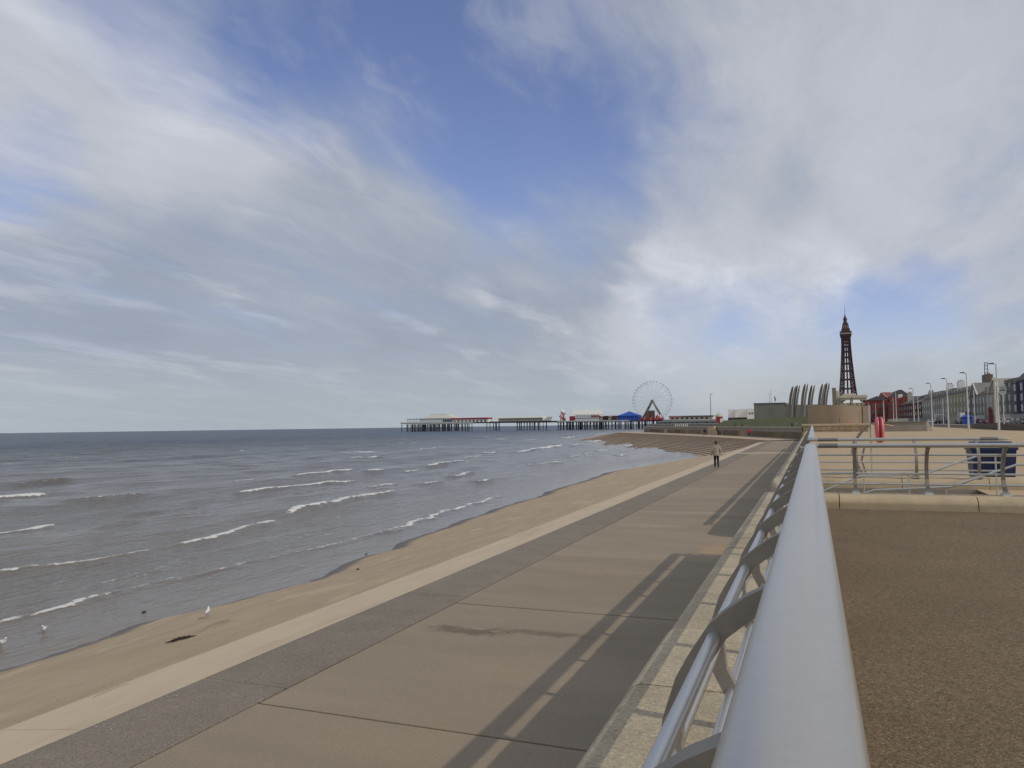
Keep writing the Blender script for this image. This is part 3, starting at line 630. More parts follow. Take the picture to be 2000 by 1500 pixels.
# low walls of the upper promenade
lw = thing('low_wall', 'long low grey concrete wall on the tan promenade with a sloped lit end', 'wall', (0, 0, 0))
MB().loft([[(17.0, 138.4, 1.2), (18.3, 142., 1.2), (18.6, 210, 1.2), (16.6, 210, 1.2)], [(16.9, 138.6, 2.66), (17.6, 141.6, 2.66), (18.2, 210, 2.66), (16.7, 210, 2.66)]]).build('wall_face', M_wall, lw)
MB().loft([[(10.0, 138.2, 1.2), (17.0, 138.2, 1.2), (17.0, 138.9, 1.2), (10.0, 138.9, 1.2)], [(10.05, 138.3, 2.66), (16.9, 138.3, 2.66), (16.9, 138.8, 2.66), (10.05, 138.8, 2.66)]]).build('wall_face', M_wall, lw)
MB().box(9.95, 17.05, 138.15, 138.95, 2.665, 2.80).build('coping', mat('wall_coping', (.26, .23, .185), .9), lw)
lw2 = thing('low_wall', 'dark low wall curving along the tram side of the promenade below the lamp posts', 'wall', (0, 0, 0))
A = resample([(30.6, 118), (29.1, 133.7), (27.9, 147), (28.9, 171), (35.5, 225)], 24); 
mb = MB(); rings = []
for i, (x, y) in enumerate(A):
    hgt = 2.15 - .85*max(0, (i-14)/9.)**1.2
    rings.append([(x, y, 1.15), (x+.5, y, 1.15), (x+.5, y, hgt), (x, y, hgt)])
mb.loft(rings).build('wall_face', mat('dark_wall', (.12, .10, .085), .9, var=.2, scale=.4), lw2)

# headland parapet and its fence
hp = thing('headland_parapet', 'long grey curving parapet wall round the headland walkway', 'wall', (0, 0, 0))
wcl = resample(WALLC[1:], 40); 
def offset(P, d):
    T = np.gradient(P, axis=0); T /= np.hypot(T[:, 0], T[:, 1])[:, None]; return np.stack([P[:, 0]+T[:, 1]*d, P[:, 1]-T[:, 0]*d], 1)
inn = offset(wcl, .5); out_ = offset(wcl, -.12); inn2 = offset(wcl, .6)
MB().loft([[(a[0], a[1], -.1), (b[0], b[1], -.1), (b[0], b[1], 1.9), (a[0], a[1], 1.9)] for a, b in zip(wcl, inn)]).build('wall_face', M_wall, hp)
for k in range(0, 39, 3):
    MB().loft([[(a[0], a[1], 1.903), (b[0], b[1], 1.903), (b[0], b[1], 2.10), (a[0], a[1], 2.10)] for a, b in zip(out_[k:k+4], inn2[k:k+4])]).build('coping_stone', mat('parapet_coping', (.46, .41, .33), .9, var=.1, scale=.3), hp)
fc = thing('headland_fence', 'thin grey post-and-rail fence on top of the headland parapet', 'fence', (0, 0, 0))
M_fence = mat('fence_steel', (.20, .20, .19), .6, metal=.3)
fl = resample(offset(wcl, 1.6), 84)
for x, y in fl: MB().box(x-.035, x+.035, y-.035, y+.035, 1.2, 3.0).build('post', M_fence, fc)
for z in (3.0, 2.55, 2.15): MB().tube([(x, y, z) for x, y in fl[::3]], .045 if z > 2.9 else .025, 6).build('rail', M_fence, fc)
# painted opening in the parapet (pale block by the walkers)
MB().loft([[(-25.5, 204.5, .0), (-22.3, 196.5, .0), (-21.9, 196.7, .0), (-25., 204.8, .0)], [(-25.3, 204.2, 1.95), (-23.2, 198.8, 2.15), (-22.7, 199, 2.15), (-24.8, 204.4, 1.95)]]).build('stone_block', M_sandstone)
o = bpy.data.objects['stone_block']; tag(o, 'pale sand-coloured block against the grey parapet beside the dark-clothed walker', 'block')

# sandstone cross wall
cw = thing('sandstone_wall', 'tan stone block wall with a pale cap closing the promenade beyond the railings', 'wall', (0, 0, 0))
MB().box(-1.5, 8.5, 139.3, 140.1, -.1, 2.2).build('core', mat('wall_core', (.16, .13, .09), .95), cw)
for r_ in range(3):
    xs_ = [-1.52+.0, .2, 2.1, 4.0, 5.9, 7.3, 8.55] if r_ % 2 == 0 else [-1.52, -.6, 1.2, 3.1, 5.0, 6.8, 8.55]
    for a, b in zip(xs_[:-1], xs_[1:]): MB().bbox(a+.03, b-.03, 139.16+random.uniform(0, .04), 139.4, .06+.72*r_, .06+.72*(r_+1)-.05, .02).build('stone_block', M_sandstone, cw)
MB().bbox(-1.75, 8.8, 138.95, 140.3, 2.24, 2.56, .06).build('cap', M_kerb, cw)
for x, lab, hh in ((5.6, 'small red bollard standing on the tan wall cap', .55), (4.2, 'thin post beside the red bollard on the wall cap', 1.0)):
    bo = thing('bollard', lab, 'bollard', (x, 139.5, 2.56)); MB().lathe([(.10 if hh < .8 else .03, 0), (.10 if hh < .8 else .03, hh*.6), (.13 if hh < .8 else .03, hh*.62), (.13 if hh < .8 else .03, hh*.9), (.04 if hh < .8 else .02, hh)], n=10).build('shaft', M_pink if hh < .8 else M_dark, bo)

# brown curved wall building and grey wall behind
bw = thing('curved_wall_building', 'brown curved concrete shelter wall with a lit right end', 'building', (0, 0, 0))
arc = [(-1.0+12.2*t, 203-4.2*math.sin(math.pi*(t*.75+.12))) for t in np.linspace(0, 1, 18)]
pan = []
for k in range(17):
    (x0, y0), (x1, y1) = arc[k], arc[k+1]; z0 = 7.15-.55*k/17; z1 = 7.15-.55*(k+1)/17; g_ = .003
    MB().add([(x0+g_, y0, 1.1), (x1-g_, y1, 1.1), (x1-g_, y1, z1), (x0+g_, y0, z0), (x0+g_, y0+.6, 1.1), (x1-g_, y1+.6, 1.1), (x1-g_, y1+.6, z1), (x0+g_, y0+.6, z0)], [(0, 1, 2, 3), (7, 6, 5, 4), (0, 4, 5, 1), (3, 2, 6, 7), (0, 3, 7, 4), (1, 5, 6, 2)]).build('wall_panel', M_brownwall, bw)
MB().loft([[(x, y+.3, 1.1) for x, y in arc]+[(11.6, 214, 1.1), (-1, 214, 1.1)], [(x, y+.3, 6.4) for x, y in arc]+[(11.6, 214, 6.4), (-1, 214, 6.4)]]).build('core', M_brownwall, bw)
MB().box(11.25, 12.5, arc[-1][1]-.2, 213, 1.1, 6.55).build('end_wall', mat('lit_end_concrete', (.42, .34, .24), .85), bw)  # end wall coloured paler than the brown face, sunlight put into its colour
gbld = thing('long_grey_wall', 'low dark grey-green rendered building on the grass bank behind the sail masts', 'building', (0, 0, 0))
M_gg = mat('grey_green_render', (.27, .262, .222), .9, var=.10, scale=.2, stain=.3, sscale=.2)
MB().box(-19.5, -9.0, 290, 306, 3.0, 9.75).build('wall', M_gg, gbld); MB().box(-19.7, -8.7, 289.8, 306, 9.755, 9.95).build('parapet', M_slate, gbld)
MB().box(-8.99, 4, 291, 306, 3.0, 9.05).build('wall', M_gg, gbld); MB().lathe([(1.3, 0), (1.3, .5), (1.0, .7)], (-8.6, 292, 9.05), 12).build('roof_drum', M_gg, gbld)
for k, x in enumerate((-14.6, -14.0)):
    MB().tube([(x, 300, 9.9), (x, 300, 14+k)], .05, 5).build('aerial', M_dark, gbld)
fl_ = thing('flag', 'small dark feather flag on the roof of the grey-green building', 'flag', (-12.4, 292, 9.95))
MB().tube([(0, 0, 0), (0, 0, 2.2)], .05, 6).build('pole', M_dark, fl_); MB().loft([[(0, -.03, .6), (.45, -.03, .9), (.45, .03, .9), (0, .03, .6)], [(-.15, -.03, 2.3), (.12, -.03, 2.3), (.12, .03, 2.3), (-.15, .03, 2.3)]]).build('banner', M_dark, fl_)
# sail masts
M_blade = mat('blade_steel', (.21, .185, .145), .5, metal=.4, var=.12, scale=.3)
M_bladelight = mat('blade_pale_edge', (.48, .46, .40), .5, metal=.2, var=.08, scale=.3)
def blade(label, x, y, z0, z1, lean, wdt, front):
    t = thing('sail_mast', label, 'sculpture', (x, y, z0), 'curved steel sail masts on the bank'); H = z1-z0
    for nm, mt_, dx, dw in (('blade', M_blade, 0, wdt*1.0), ('pale_edge', M_bladelight, wdt*.9, wdt*.8)):
        rings = []
        for k in range(13):
            s = k/12; cx = lean*(.55*s+.45*s**4)+dx; ww = dw*(1-.15*s) if s < .93 else dw*.6; dy = .9*math.sin(s*3.0)*.5
            zz_ = s*H*(1 if nm == 'blade' else .975) + (.0 if s < 1 else (.3 if nm == 'blade' else .5))
            rings.append([(cx-ww/2, dy-.2+(.25 if nm != 'blade' else 0), zz_), (cx+ww/2, dy-.32, zz_+ (.5 if s == 1 else 0)), (cx+ww/2, dy+.2, zz_+(.5 if s == 1 else 0)), (cx-ww/2, dy+.32, zz_)])
        MB().loft(rings).build(nm, mt_, t, smooth=True)
blade('leftmost curved steel sail mast of the left pair', -7.1, 268, 4.4, 14.0, 1.4, .88, 1)
blade('second curved steel sail mast, right one of the left pair', -5.75, 270, 4.4, 14.4, 1.4, .82, 1)
blade('third curved steel sail mast, left one of the middle pair', -3.3, 266, 4.4, 14.6, 1.4, .9, 1)
blade('fourth curved steel sail mast, right one of the middle pair', -1.25, 270, 4.4, 14.3, 1.4, .9, 1)
blade('fifth curved steel sail mast rising behind the brown curved wall', 1.9, 272, 4.4, 14.7, 1.5, .9, 1)
blade('sixth curved steel sail mast, rightmost tall one behind the brown wall', 3.3, 274, 4.4, 15.1, 1.5, .85, 1)
for k, (x, lab) in enumerate(((9.6, 'short curved mast just left of the chimney-like block'), (10.6, 'second short curved mast beside the chimney-like block'), (15.4, 'short curved mast at the foot of the tall iron tower'))):
    blade(lab, x, 380, 1.2, 13.4, 1.4, .7, 1)

# ================================================================== PIER
PY = 765.
pier = thing('pier', 'long pleasure pier on dark iron piles reaching out into the sea', 'pier', (-88, PY, 0))
def pp(o): o.parent = pier; o.matrix_parent_inverse = Matrix.Translation((88, -PY, 0)); return o
def deck_z(x): return 6.3 + (x+90)*(7.7-6.3)/(-430+90)
segs = [(-428, -340, 22), (-340, -300, 12), (-300, -245, 12), (-245, -170, 18), (-170, -80, 14)]
for x0, x1, wd in segs:
    z0, z1 = deck_z(x0), deck_z(x1)
    pp(MB().loft([[(x0, PY-wd/2, z0-.9), (x0, PY+wd/2, z0-.9), (x0, PY+wd/2, z0), (x0, PY-wd/2, z0)], [(x1, PY-wd/2, z1-.9), (x1, PY+wd/2, z1-.9), (x1, PY+wd/2, z1), (x1, PY-wd/2, z1)]]).build('deck', M_deck))
    pp(MB().loft([[(x0, PY-wd/2-.25, z0-.45), (x0, PY-wd/2-.01, z0-.45), (x0, PY-wd/2-.01, z0+.75), (x0, PY-wd/2-.25, z0+.75)], [(x1, PY-wd/2-.25, z1-.45), (x1, PY-wd/2-.01, z1-.45), (x1, PY-wd/2-.01, z1+.75), (x1, PY-wd/2-.25, z1+.75)]]).build('parapet_board', mat('pier_parapet', (.62, .60, .55), .7) if x0 != -300 and x0 != -340 else M_dark))
pile_me = MB().lathe([(.52, -4.5), (.48, 3), (.46, 5.5), (.7, 5.7), (.7, 6.2)], n=8).build('pile', M_pile); pile_me.location = (-427, PY-10, 0); pp(pile_me)
pxs = []
for x in np.arange(-424, -352, 2.9): pxs += [(x, -10), (x+.9, -3), (x+1.9, 5)]
for x in (-352, -349, -326, -322, -318, -315): pxs += [(x, -5), (x, 5)]
for x in (-291, -288, -282, -279, -276, -273, -270, -266, -262, -237+0, -233, -230, -226): pxs += [(x, -5), (x+.8, 5)]
for x in np.arange(-245, -128, 3.2): pxs += [(x, -8), (x+1.0, 0), (x+2.1, 7)]
for x in np.arange(-124, -84, 6): pxs += [(x, -6)]
for x, dy in pxs:
    if random.random() < .06: continue
    o = pile_me.copy(); col.objects.link(o); o.location = (x+random.uniform(-1.1, 1.1), PY+dy, 0); k_ = random.uniform(.6, 1.35); o.scale = (k_, k_, 1)
for x0, x1 in ((-424, -354), (-245, -130)):
    for zb in (1.4,):
        for k, x in enumerate(np.arange(x0, x1-6, 6.3)):
            pp(MB().tube([(x, PY-10.4 if x < -300 else PY-8.4, .3), (x+5.5, PY-10.4 if x < -300 else PY-8.4, 5.6)], .13, 4).build('cross_brace', M_pile))
    pp(MB().box(x0, x1, PY-10.3 if x0 < -300 else PY-8.3, PY-10.0 if x0 < -300 else PY-8.0, 2.6, 2.9).build('tie_beam', M_pile))
def pb(name, label, x0, x1, z0, z1, yf=-8, dep=14, mats=M_white, cat='building'):
    t = thing(name, label, cat, ((x0+x1)/2, PY+yf, z0)); w_ = (x1-x0)/2
    return t, w_, z1-z0, dep
# pavilion with hipped roof at the pier head
t, w_, h_, d_ = pb('pier_pavilion', 'low white pavilion with a broad cream hipped roof at the pier head', -421, -330, 7.7, 12.2, -10, 18)
MB().box(-w_+16, w_-31, 0, d_, 0, 4.2).build('wall', M_white, t); MB().box(-w_, w_-31, -.4, d_+.4, 4.21, 4.75).build('eaves_band', mat('pier_grey_band', (.25, .27, .26), .7), t)
MB().loft([[(-w_+19, .5, 4.76), (w_-31, .5, 4.76), (w_-31, d_, 4.76), (-w_+19, d_, 4.76)], [(-w_+27, 5, 8.9), (w_-43, 5, 8.9), (w_-43, d_-5, 8.9), (-w_+27, d_-5, 8.9)]]).build('roof', mat('cream_roof', (.66, .63, .54), .7, var=.06, scale=.1), t)
MB().box(-w_+27, w_-44, 6, 9, 8.9, 9.4).build('ridge_lantern', M_cream, t)
for k in range(8): MB().box(-w_+1+k*1.9, -w_+1.25+k*1.9, -.2, .1, 0, 4.2).build('porch_column', M_dark, t)
for k in range(10): MB().box(-w_+45+k*2.1, -w_+46.7+k*2.1, -.12, .0, .9, 3.4).build('window', M_glass, t)
t, w_, h_, d_ = pb('pier_arcade', 'white pier arcade with a red fascia next to the pavilion', -364, -322, 7.5, 11.9, -11, 12)
MB().box(-w_, w_, 0, d_, 0, 3.2).build('wall', M_white, t); MB().box(-w_-.2, w_+.2, -.3, d_, 3.21, 4.9).build('fascia', M_red, t)
for k in range(9): MB().box(-w_+2+k*4.5, -w_+3.6+k*4.5, -.12, 0, .3, 2.5).build('window', M_glass if k % 3 else M_red, t)
t, w_, h_, d_ = pb('pier_shelter', 'long cream open-sided shelter with a pale roof on the middle of the pier', -318, -262, 7.3, 13, -4, 9)
MB().box(-w_+5, w_-4, 1.5, d_, 0, 3.9).build('back_wall', mat('shelter_cream', (.62, .58, .50), .7), t)
MB().loft([[(-w_, -.6, 4.0), (w_, -.6, 4.0), (w_, d_+.5, 4.0), (-w_, d_+.5, 4.0)], [(-w_+1.5, 2, 6.0), (w_-1.5, 2, 6.0), (w_-1.5, d_-2, 6.0), (-w_+1.5, d_-2, 6.0)]]).build('roof', mat('pale_green_roof', (.68, .70, .62), .6), t)
for k in range(15): MB().box(-w_+5+k*3.3, -w_+5.3+k*3.3, .2, .5, 0, 4).build('column', M_cream, t)
t, w_, h_, d_ = pb('fairground_ride', 'low grey fairground ride with tiered rims left of the red slide tower', -268, -248, 7, 13, -3, 9)
for k in range(4): MB().lathe([(4.2-k*.6, 0), (4.6-k*.6, .5), (4.2-k*.6, .9)], (-2+k*1.2, 4, .6+k*1.25), 14).build('tier', M_cream if k % 2 else M_wall, t)
MB().box(-9, 9, 1, 7, 0, .7).build('platform', M_dark, t)
t, w_, h_, d_ = pb('helter_skelter', 'small red and white slide tower on the pier', -249, -239, 6.9, 19, -4, 6)
MB().lathe([(2.6, 0), (2.0, 5), (1.6, 9.2)], (2, 3, 0), 12).build('tower_shaft', M_red, t); MB().lathe([(2.1, 9.2), (2.1, 10.6), (1.5, 11.6), (.2, 12.6)], (2, 3, 0), 12).build('roof', M_white, t)
MB().tube([(2+3.1*math.cos(a), 3+3.1*math.sin(a), 8.6-a*.95) for a in np.linspace(0, 8.6, 34)], .45, 6).build('slide', M_red, t)
MB().box(1.2, 2.8, .2, .8, 1, 8).build('white_band', M_white, t)
t, w_, h_, d_ = pb('pier_arcade', 'tall white arcade building with a pitched pale roof in the middle of the pier', -232, -201, 6.9, 18.2, -9, 15)
MB().box(-w_+6, w_, 0, d_, 0, 6.8).build('wall', M_white, t); MB().loft([[(-w_+1.5, .4, 6.81), (w_+.5, .4, 6.81), (w_+.5, d_, 6.81), (-w_+1.5, d_, 6.81)], [(-w_+3, 5.5, 11.6), (w_, 5.5, 11.6), (w_, 9, 11.6), (-w_+3, 9, 11.6)]]).build('roof', mat('white_sheet_roof', (.80, .79, .72), .5), t)
MB().box(-w_, -w_+5.9, 0, 8, 0, 5.2).build('red_kiosk', M_red, t); MB().box(-w_+6, w_+.1, -.15, 0, 2.6, 3.2).build('shadow_band', mat('pier_shadow_band', (.2, .19, .17), .8), t)  # dark band across the arcade front is shadow put into a colour
MB().box(w_-8, w_+1, -.3, -.16, 4.2, 5.6).build('sign_board', M_red, t)
for k in range(6): MB().box(-w_+8+k*3.6, -w_+9.6+k*3.6, -.12, .0, 4.4, 6.0).build('window', mat('pale_window', (.5, .5, .46), .3), t)
M_stall = mat('stall_wood', (.20, .085, .045), .7, var=.4, scale=.4)
for k in range(6):
    x0 = -201+k*4.4+.2
    t = thing('pier_stall', ['leftmost brown fairground stall by the white arcade', 'second brown stall from the white arcade', 'third brown stall from the white arcade', 'fourth stall from the white arcade, orange-fronted', 'fifth stall from the white arcade', 'rightmost brown stall, beside the blue marquee'][k], 'stall', (x0+2, PY-8, 6.8), 'stalls on the pier')
    MB().box(-1.95, 1.95, 0, 5, 0, 4.2+.3*(k % 2)).build('body', M_stall if k != 3 else mat('orange_paint', (.5, .17, .04), .7), t); MB().box(-2.05, 2.05, -1.0, 5, 4.55, 5.1).build('awning', M_red if k % 2 else M_stall, t)
    MB().box(-1.5, 1.5, -.1, 0, 1.2, 3.3).build('opening', M_dark if k % 2 else M_cream, t)
t = thing('marquee', 'bright blue canvas marquee with a peaked roof left of the big wheel', 'marquee', (-171, PY-9, 6.8))
MB().box(-11, 10.5, 0, 14, 0, 4.8).build('wall_canvas', M_blue, t)
MB().loft([[(-11.5, -.6, 4.75), (11, -.6, 4.75), (11, 14.6, 4.75), (-11.5, 14.6, 4.75)], [(-4, 3.5, 7.6), (4, 3.5, 7.6), (4, 10, 7.6), (-4, 10, 7.6)], [(-.3, 6.5, 9.2), (.3, 6.5, 9.2), (.3, 7.2, 9.2), (-.3, 7.2, 9.2)]]).build('roof_canvas', M_blue, t)
for k in range(6): MB().box(-10.8+k*4.2, -10.4+k*4.2, -.15, -.02, 0, 4.6).build('pole', mat('blue_pole', (.10, .2, .55), .5), t)
t = thing('waltzer_ride', 'red fairground ride with a sloping dark roof under the big wheel', 'ride', (-150, PY-10, 6.8))
MB().loft([[(-6, 0, 1.5), (5, 0, 1.5), (5, 6, 1.5), (-6, 6, 1.5)], [(-3.2, 1, 9.4), (5, 1, 9.4), (5, 5, 9.4), (-3.2, 5, 9.4)]]).build('sloped_tower', mat('ride_brown', (.14, .08, .06), .7, var=.4, scale=.3), t)
MB().box(-9, 13, -1.5, 8, 0, 1.9).build('platform', M_red, t); 
for k in range(7): MB().tube([(-8+k*3.2, -1.6, .2), (-6.2+k*3.2, -1.6, 3.4)], .16, 5).build('strut', M_white if k % 2 else M_red, t)
for x in (8, 11): MB().lathe([(1.7, 1.9), (1.7, 3.4), (.1, 5.6)], (x, 2, 0), 10).build('tent_top', M_red if x < 9 else M_cream, t)
t = thing('shore_arcade', 'grey arcade wall under the shore end of the pier beyond the headland', 'building', (-104, 735, 1.2))
MB().box(-34, 40, 0, 6, 0, 3.6).build('wall', mat('arcade_grey', (.24, .25, .26), .85, var=.2, scale=.1), t); MB().box(-34.3, 40.3, -.4, 6, 3.61, 4.3).build('cornice', mat('arcade_pale', (.5, .5, .48), .8), t)
for k in range(17): MB().box(-32+k*4.3, -29.6+k*4.3, -.15, 0, .3, 2.9).build('shutter', M_dark if k % 3 else mat('bluegrey_wall', (.16, .18, .20), .8), t)
# big wheel
HX, HZ, WR = -147.4, 26.2, 18.6
bwl = thing('big_wheel', 'white spoked big wheel with grey A-frame legs standing on the pier', 'ferris wheel', (HX, PY-4, 6.8))
def wl(mb, nm, mt_, par=None):
    o = mb.build(nm, mt_, bwl if par is None else par); return o
hz_ = HZ-6.8
M_wheel = mat('wheel_white', (.72, .74, .74), .5)
for r_, tt in ((WR, .10), (WR-1.9, .07)):
    for dy in (-1.2, 1.2):
        a = np.linspace(0, 2*math.pi, 61); MB().tube([(r_*math.cos(q), dy, hz_+r_*math.sin(q)) for q in a], tt, 5, caps=False).build('rim', M_wheel, bwl)
for k in range(20):
    q = 2*math.pi*k/20
    MB().tube([(.5*math.cos(q), -1.2 if k % 2 else 1.2, hz_+.5*math.sin(q)), (WR*math.cos(q), -1.2 if k % 2 else 1.2, hz_+WR*math.sin(q))], .10, 4).build('spoke', M_wheel, bwl)
gon = MB().lathe([(.2, -.8), (.55, -.7), (.6, -.2), (.15, .1), (.15, .3), (.6, .4), (.1, .8)], n=8).build('gondola', [mat('gondola_grey', (.50, .52, .55), .5)], bwl)
for k in range(36):
    q = 2*math.pi*(k+.5)/36; o = gon if k == 0 else gon.copy()
    if k: col.objects.link(o)
    o.location = ((WR+.9)*math.cos(q), 0, hz_+(WR+.9)*math.sin(q)-.4)
for dy in (-2.6, 2.6):
    for sx_ in (-1, 1): MB().tube([(0, dy, hz_), (sx_*10.6, dy*1.4, 0)], .62, 6).build('leg', mat('wheel_leg_grey', (.17, .175, .165), .6), bwl)
MB().tube([(0, -3, hz_), (0, 3, hz_)], .9, 10).build('hub', mat('wheel_leg_grey', (.2, .2, .19), .6), bwl)
MB().tube([(-5.3, -3, hz_/2), (5.3, -3, hz_/2)], .15, 5).build('cross_tie', M_wheel, bwl)
t = thing('pier_gate_building', 'long low pale building with a dark flat roof at the shore end of the pier', 'building', (-110, PY-5, 6.3))
MB().box(-21, 20, 0, 10, 0, 3.2).build('wall', M_cream, t); MB().box(-8, 21, -1, 11, 3.21, 4.3).build('roof', mat('brown_roof', (.17, .14, .12), .8), t); MB().box(-21.5, -8.2, -.6, 11, 3.21, 4.4).build('fascia', mat('salmon_paint', (.55, .24, .18), .7), t)
for k in range(8): MB().box(-19+k*4.7, -16.8+k*4.7, -.1, 0, .6, 2.7).build('window', M_glass, t)

# ================================================================== BEYOND THE HEADLAND
def lamp(name, label, x, y, z0, z1, arm, group=None, r=.10, mt_=None, base_r=.16):
    t = thing(name, label, 'lamp post', (x, y, z0), group); h_ = z1-z0; mt_ = mt_ or mat('column_white', (.66, .66, .62), .5)
    MB().tube([(0, 0, 0), (0, 0, h_*.25), (0, 0, h_)], [base_r, r*1.1, r*.75], 8).build('column', mt_, t, smooth=True)
    if arm:
        MB().tube([(0, 0, h_-.06), (arm*.4, 0, h_+.05)], r*.6, 6).build('arm', mt_, t)
        MB().loft([[(arm*.25, -.2, h_-.02), (arm, -.14, h_+.0), (arm, .14, h_+.0), (arm*.25, .2, h_-.02)], [(arm*.3, -.15, h_+.2), (arm*.95, -.1, h_+.14), (arm*.95, .1, h_+.14), (arm*.3, .15, h_+.2)]]).build('lantern', mat('lantern_dark', (.06, .06, .065), .5), t)
    return t
lamp('lamp_post', 'slim dark lamp post on the headland right of the big wheel', -39.5, 330, 1.2, 15.1, 1.0, r=.13, mt_=mat('lamp_grey', (.13, .135, .145), .6))
t = thing('beach_kiosk', 'small red kiosk with a cream domed roof beyond the headland', 'kiosk', (-43.8, 400, 2.6))
MB().lathe([(1.75, 0), (1.75, 3.6)], n=8).build('body', M_red, t); MB().lathe([(2.2, 3.6), (2.0, 4.2), (1.2, 5.0), (.2, 5.5), (.1, 6.1)], n=12).build('dome', mat('dome_cream', (.55, .52, .42), .6), t); MB().box(.6, 1.9, -1.95, -1.3, .4, 2.6).build('hatch', M_white, t)
t = thing('seafront_building', 'white modern seafront block with triangular shaded end walls left of the grey-green building', 'building', (-46, 560, 1.2))
MB().box(-9.1, -4.4, 0, 18, 5.5, 11.2).build('wall', M_white, t); MB().box(-4.3, 4.1, -2, 18, 5.5, 11.2).build('wall', M_white, t); MB().box(4.2, 10, -4, 18, 0, 11.5).build('wall', M_white, t); MB().box(-9.4, 2.2, .5, 18, 3.4, 5.49).build('shaded_base', mat('base_shade', (.06, .07, .10), .7), t)  # dark base colour stands for shade under the white upper walls
for k in range(3): MB().box(5.2+k*1.7, 6.1+k*1.7, -4.12, -4, 7.6, 8.8).build('window', M_glass, t)
MB().box(4.1, 10.1, -4.15, -4.02, 3.5, 3.9).build('band', M_dark, t)
MB().box(-9.1, 10, 2, 18, 0, 3.39).build('ground_storey', mat('grey_base', (.35, .36, .36), .8), t)
t = thing('striped_windbreak', 'row of white slatted deck benches on the headland under the pier', 'bench', (-42.2, 268, 1.2))
for k in range(7): MB().loft([[(-2.3+k*.68, 0, .4), (-2.0+k*.68, 0, .4), (-2.0+k*.68, .1, .4), (-2.3+k*.68, .1, .4)], [(-1.9+k*.68, 0, 1.75), (-1.6+k*.68, 0, 1.75), (-1.6+k*.68, .1, 1.75), (-1.9+k*.68, .1, 1.75)]]).build('slat', M_white, t)
MB().box(-2.6, 2.8, .11, .3, .2, .4).build('base_rail', M_dark, t)
t = thing('sea_front_wall', 'low blue-grey wall and rails beyond the headland beneath the pier deck', 'wall', (-48, 320, 1.2))
MB().box(-15, 14, 0, .4, 0, 1.5).build('wall_face', mat('bluegrey_wall', (.16, .18, .20), .8), t); MB().box(-15, 14, -.05, .45, 1.51, 1.8).build('cap', mat('pale_cap', (.42, .42, .4), .8), t)

# tower
tw = thing('iron_lattice_tower', 'tall dark red-brown iron lattice tower rising over the seafront', 'tower', (48, 1184, 0))
def tower_half(z):                                         # half width of the legs' outside
    return float(np.interp(z, [0, 40, 60, 80, 100, 115, 122, 126], [14.5, 11.0, 9.0, 7.4, 6.1, 5.5, 5.6, 6.4]))
def inner_half(z): return tower_half(z)*float(np.interp(z, [0, 40, 114], [.50, .47, .42]))
for sx_ in (-1, 1):
    for sy_ in (-1, 1):
        mb = MB()
        for cx_, cy_ in ((0, 0), (1, 0), (0, 1), (1, 1)):
            pts = []
            for z in np.linspace(0, 122, 14):
                o_, i_ = tower_half(z), inner_half(z); pts.append((sx_*(o_ if cx_ else i_), sy_*(o_ if cy_ else i_), z))
            mb.tube(pts, .62, 4)
        zs = np.linspace(0, 120, 27)
        for za, zb in zip(zs[:-1], zs[1:]):
            a = [(sx_*X_, sy_*Y_) for X_, Y_ in ((tower_half(za), tower_half(za)), (inner_half(za), tower_half(za)), (inner_half(za), inner_half(za)), (tower_half(za), inner_half(za)))]
            b = [(sx_*X_, sy_*Y_) for X_, Y_ in ((tower_half(zb), tower_half(zb)), (inner_half(zb), tower_half(zb)), (inner_half(zb), inner_half(zb)), (tower_half(zb), inner_half(zb)))]
            for k in range(4):
                l = (k+1) % 4
                mb.tube([(*a[k], za), (*b[l], zb)], .34, 4); mb.tube([(*a[l], za), (*b[k], zb)], .34, 4); mb.tube([(*a[k], za), (*a[l], za)], .36, 4)
        mb.build('lattice_leg', M_tower, tw)
for z in (49, 62, 74, 84.5, 93.5, 101.5, 108.5, 114):
    i_ = tower_half(z)
    mb = MB()
    for s in (-1, 1):
        mb.box(-i_, i_, s*i_-.35, s*i_+.35, z-.85, z+.85); mb.box(s*i_-.35, s*i_+.35, -i_, i_, z-.84, z+.84)
    mb.build('cross_beam', M_tower, tw)
MB().box(-1.0, 1.0, -1.0, 1.0, 30, 122).build('lift_shaft', mat('lift_ironwork', (.06, .045, .05), .7), tw)
MB().loft([[(-s, -s, z), (s, -s, z), (s, s, z), (-s, s, z)] for s, z in ((5.2, 117), (6.2, 121), (7.4, 124.5), (7.5, 130.2))]).build('platform', M_tower, tw)
MB().box(-7.6, 7.6, -7.6, 7.6, 126.2, 127.8).build('platform_band', mat('platform_pale', (.42, .34, .32), .7), tw)
MB().loft([[(-s, -s, z), (s, -s, z), (s, s, z), (-s, s, z)] for s, z in ((5.6, 130.3), (5.4, 134), (4.4, 135), (4.0, 140.0), (3.6, 141.0))]).build('crown_stage', M_tower, tw)
for sx_ in (-1, 0, 1):
    MB().box(sx_*2.3-.7, sx_*2.3+.7, -4.75, -4.2, 135.3, 138.6).build('crown_window', mat('crown_pale', (.36, .27, .25), .7), tw)
MB().lathe([(3.4, 141), (3.5, 142.5), (2.4, 143.5), (2.2, 147), (2.9, 147.6), (2.6, 148.6), (1.3, 151), (.7, 153.5), (.35, 155), (.25, 158)], n=10).build('cupola', M_tower, tw)
MB().tube([(0, 0, 157), (0, 0, 167.5)], [.3, .12], 5).build('flagstaff', M_tower, tw)
t = thing('tower_base_building', 'cream building at the foot of the iron tower', 'building', (53, 1152, 1))
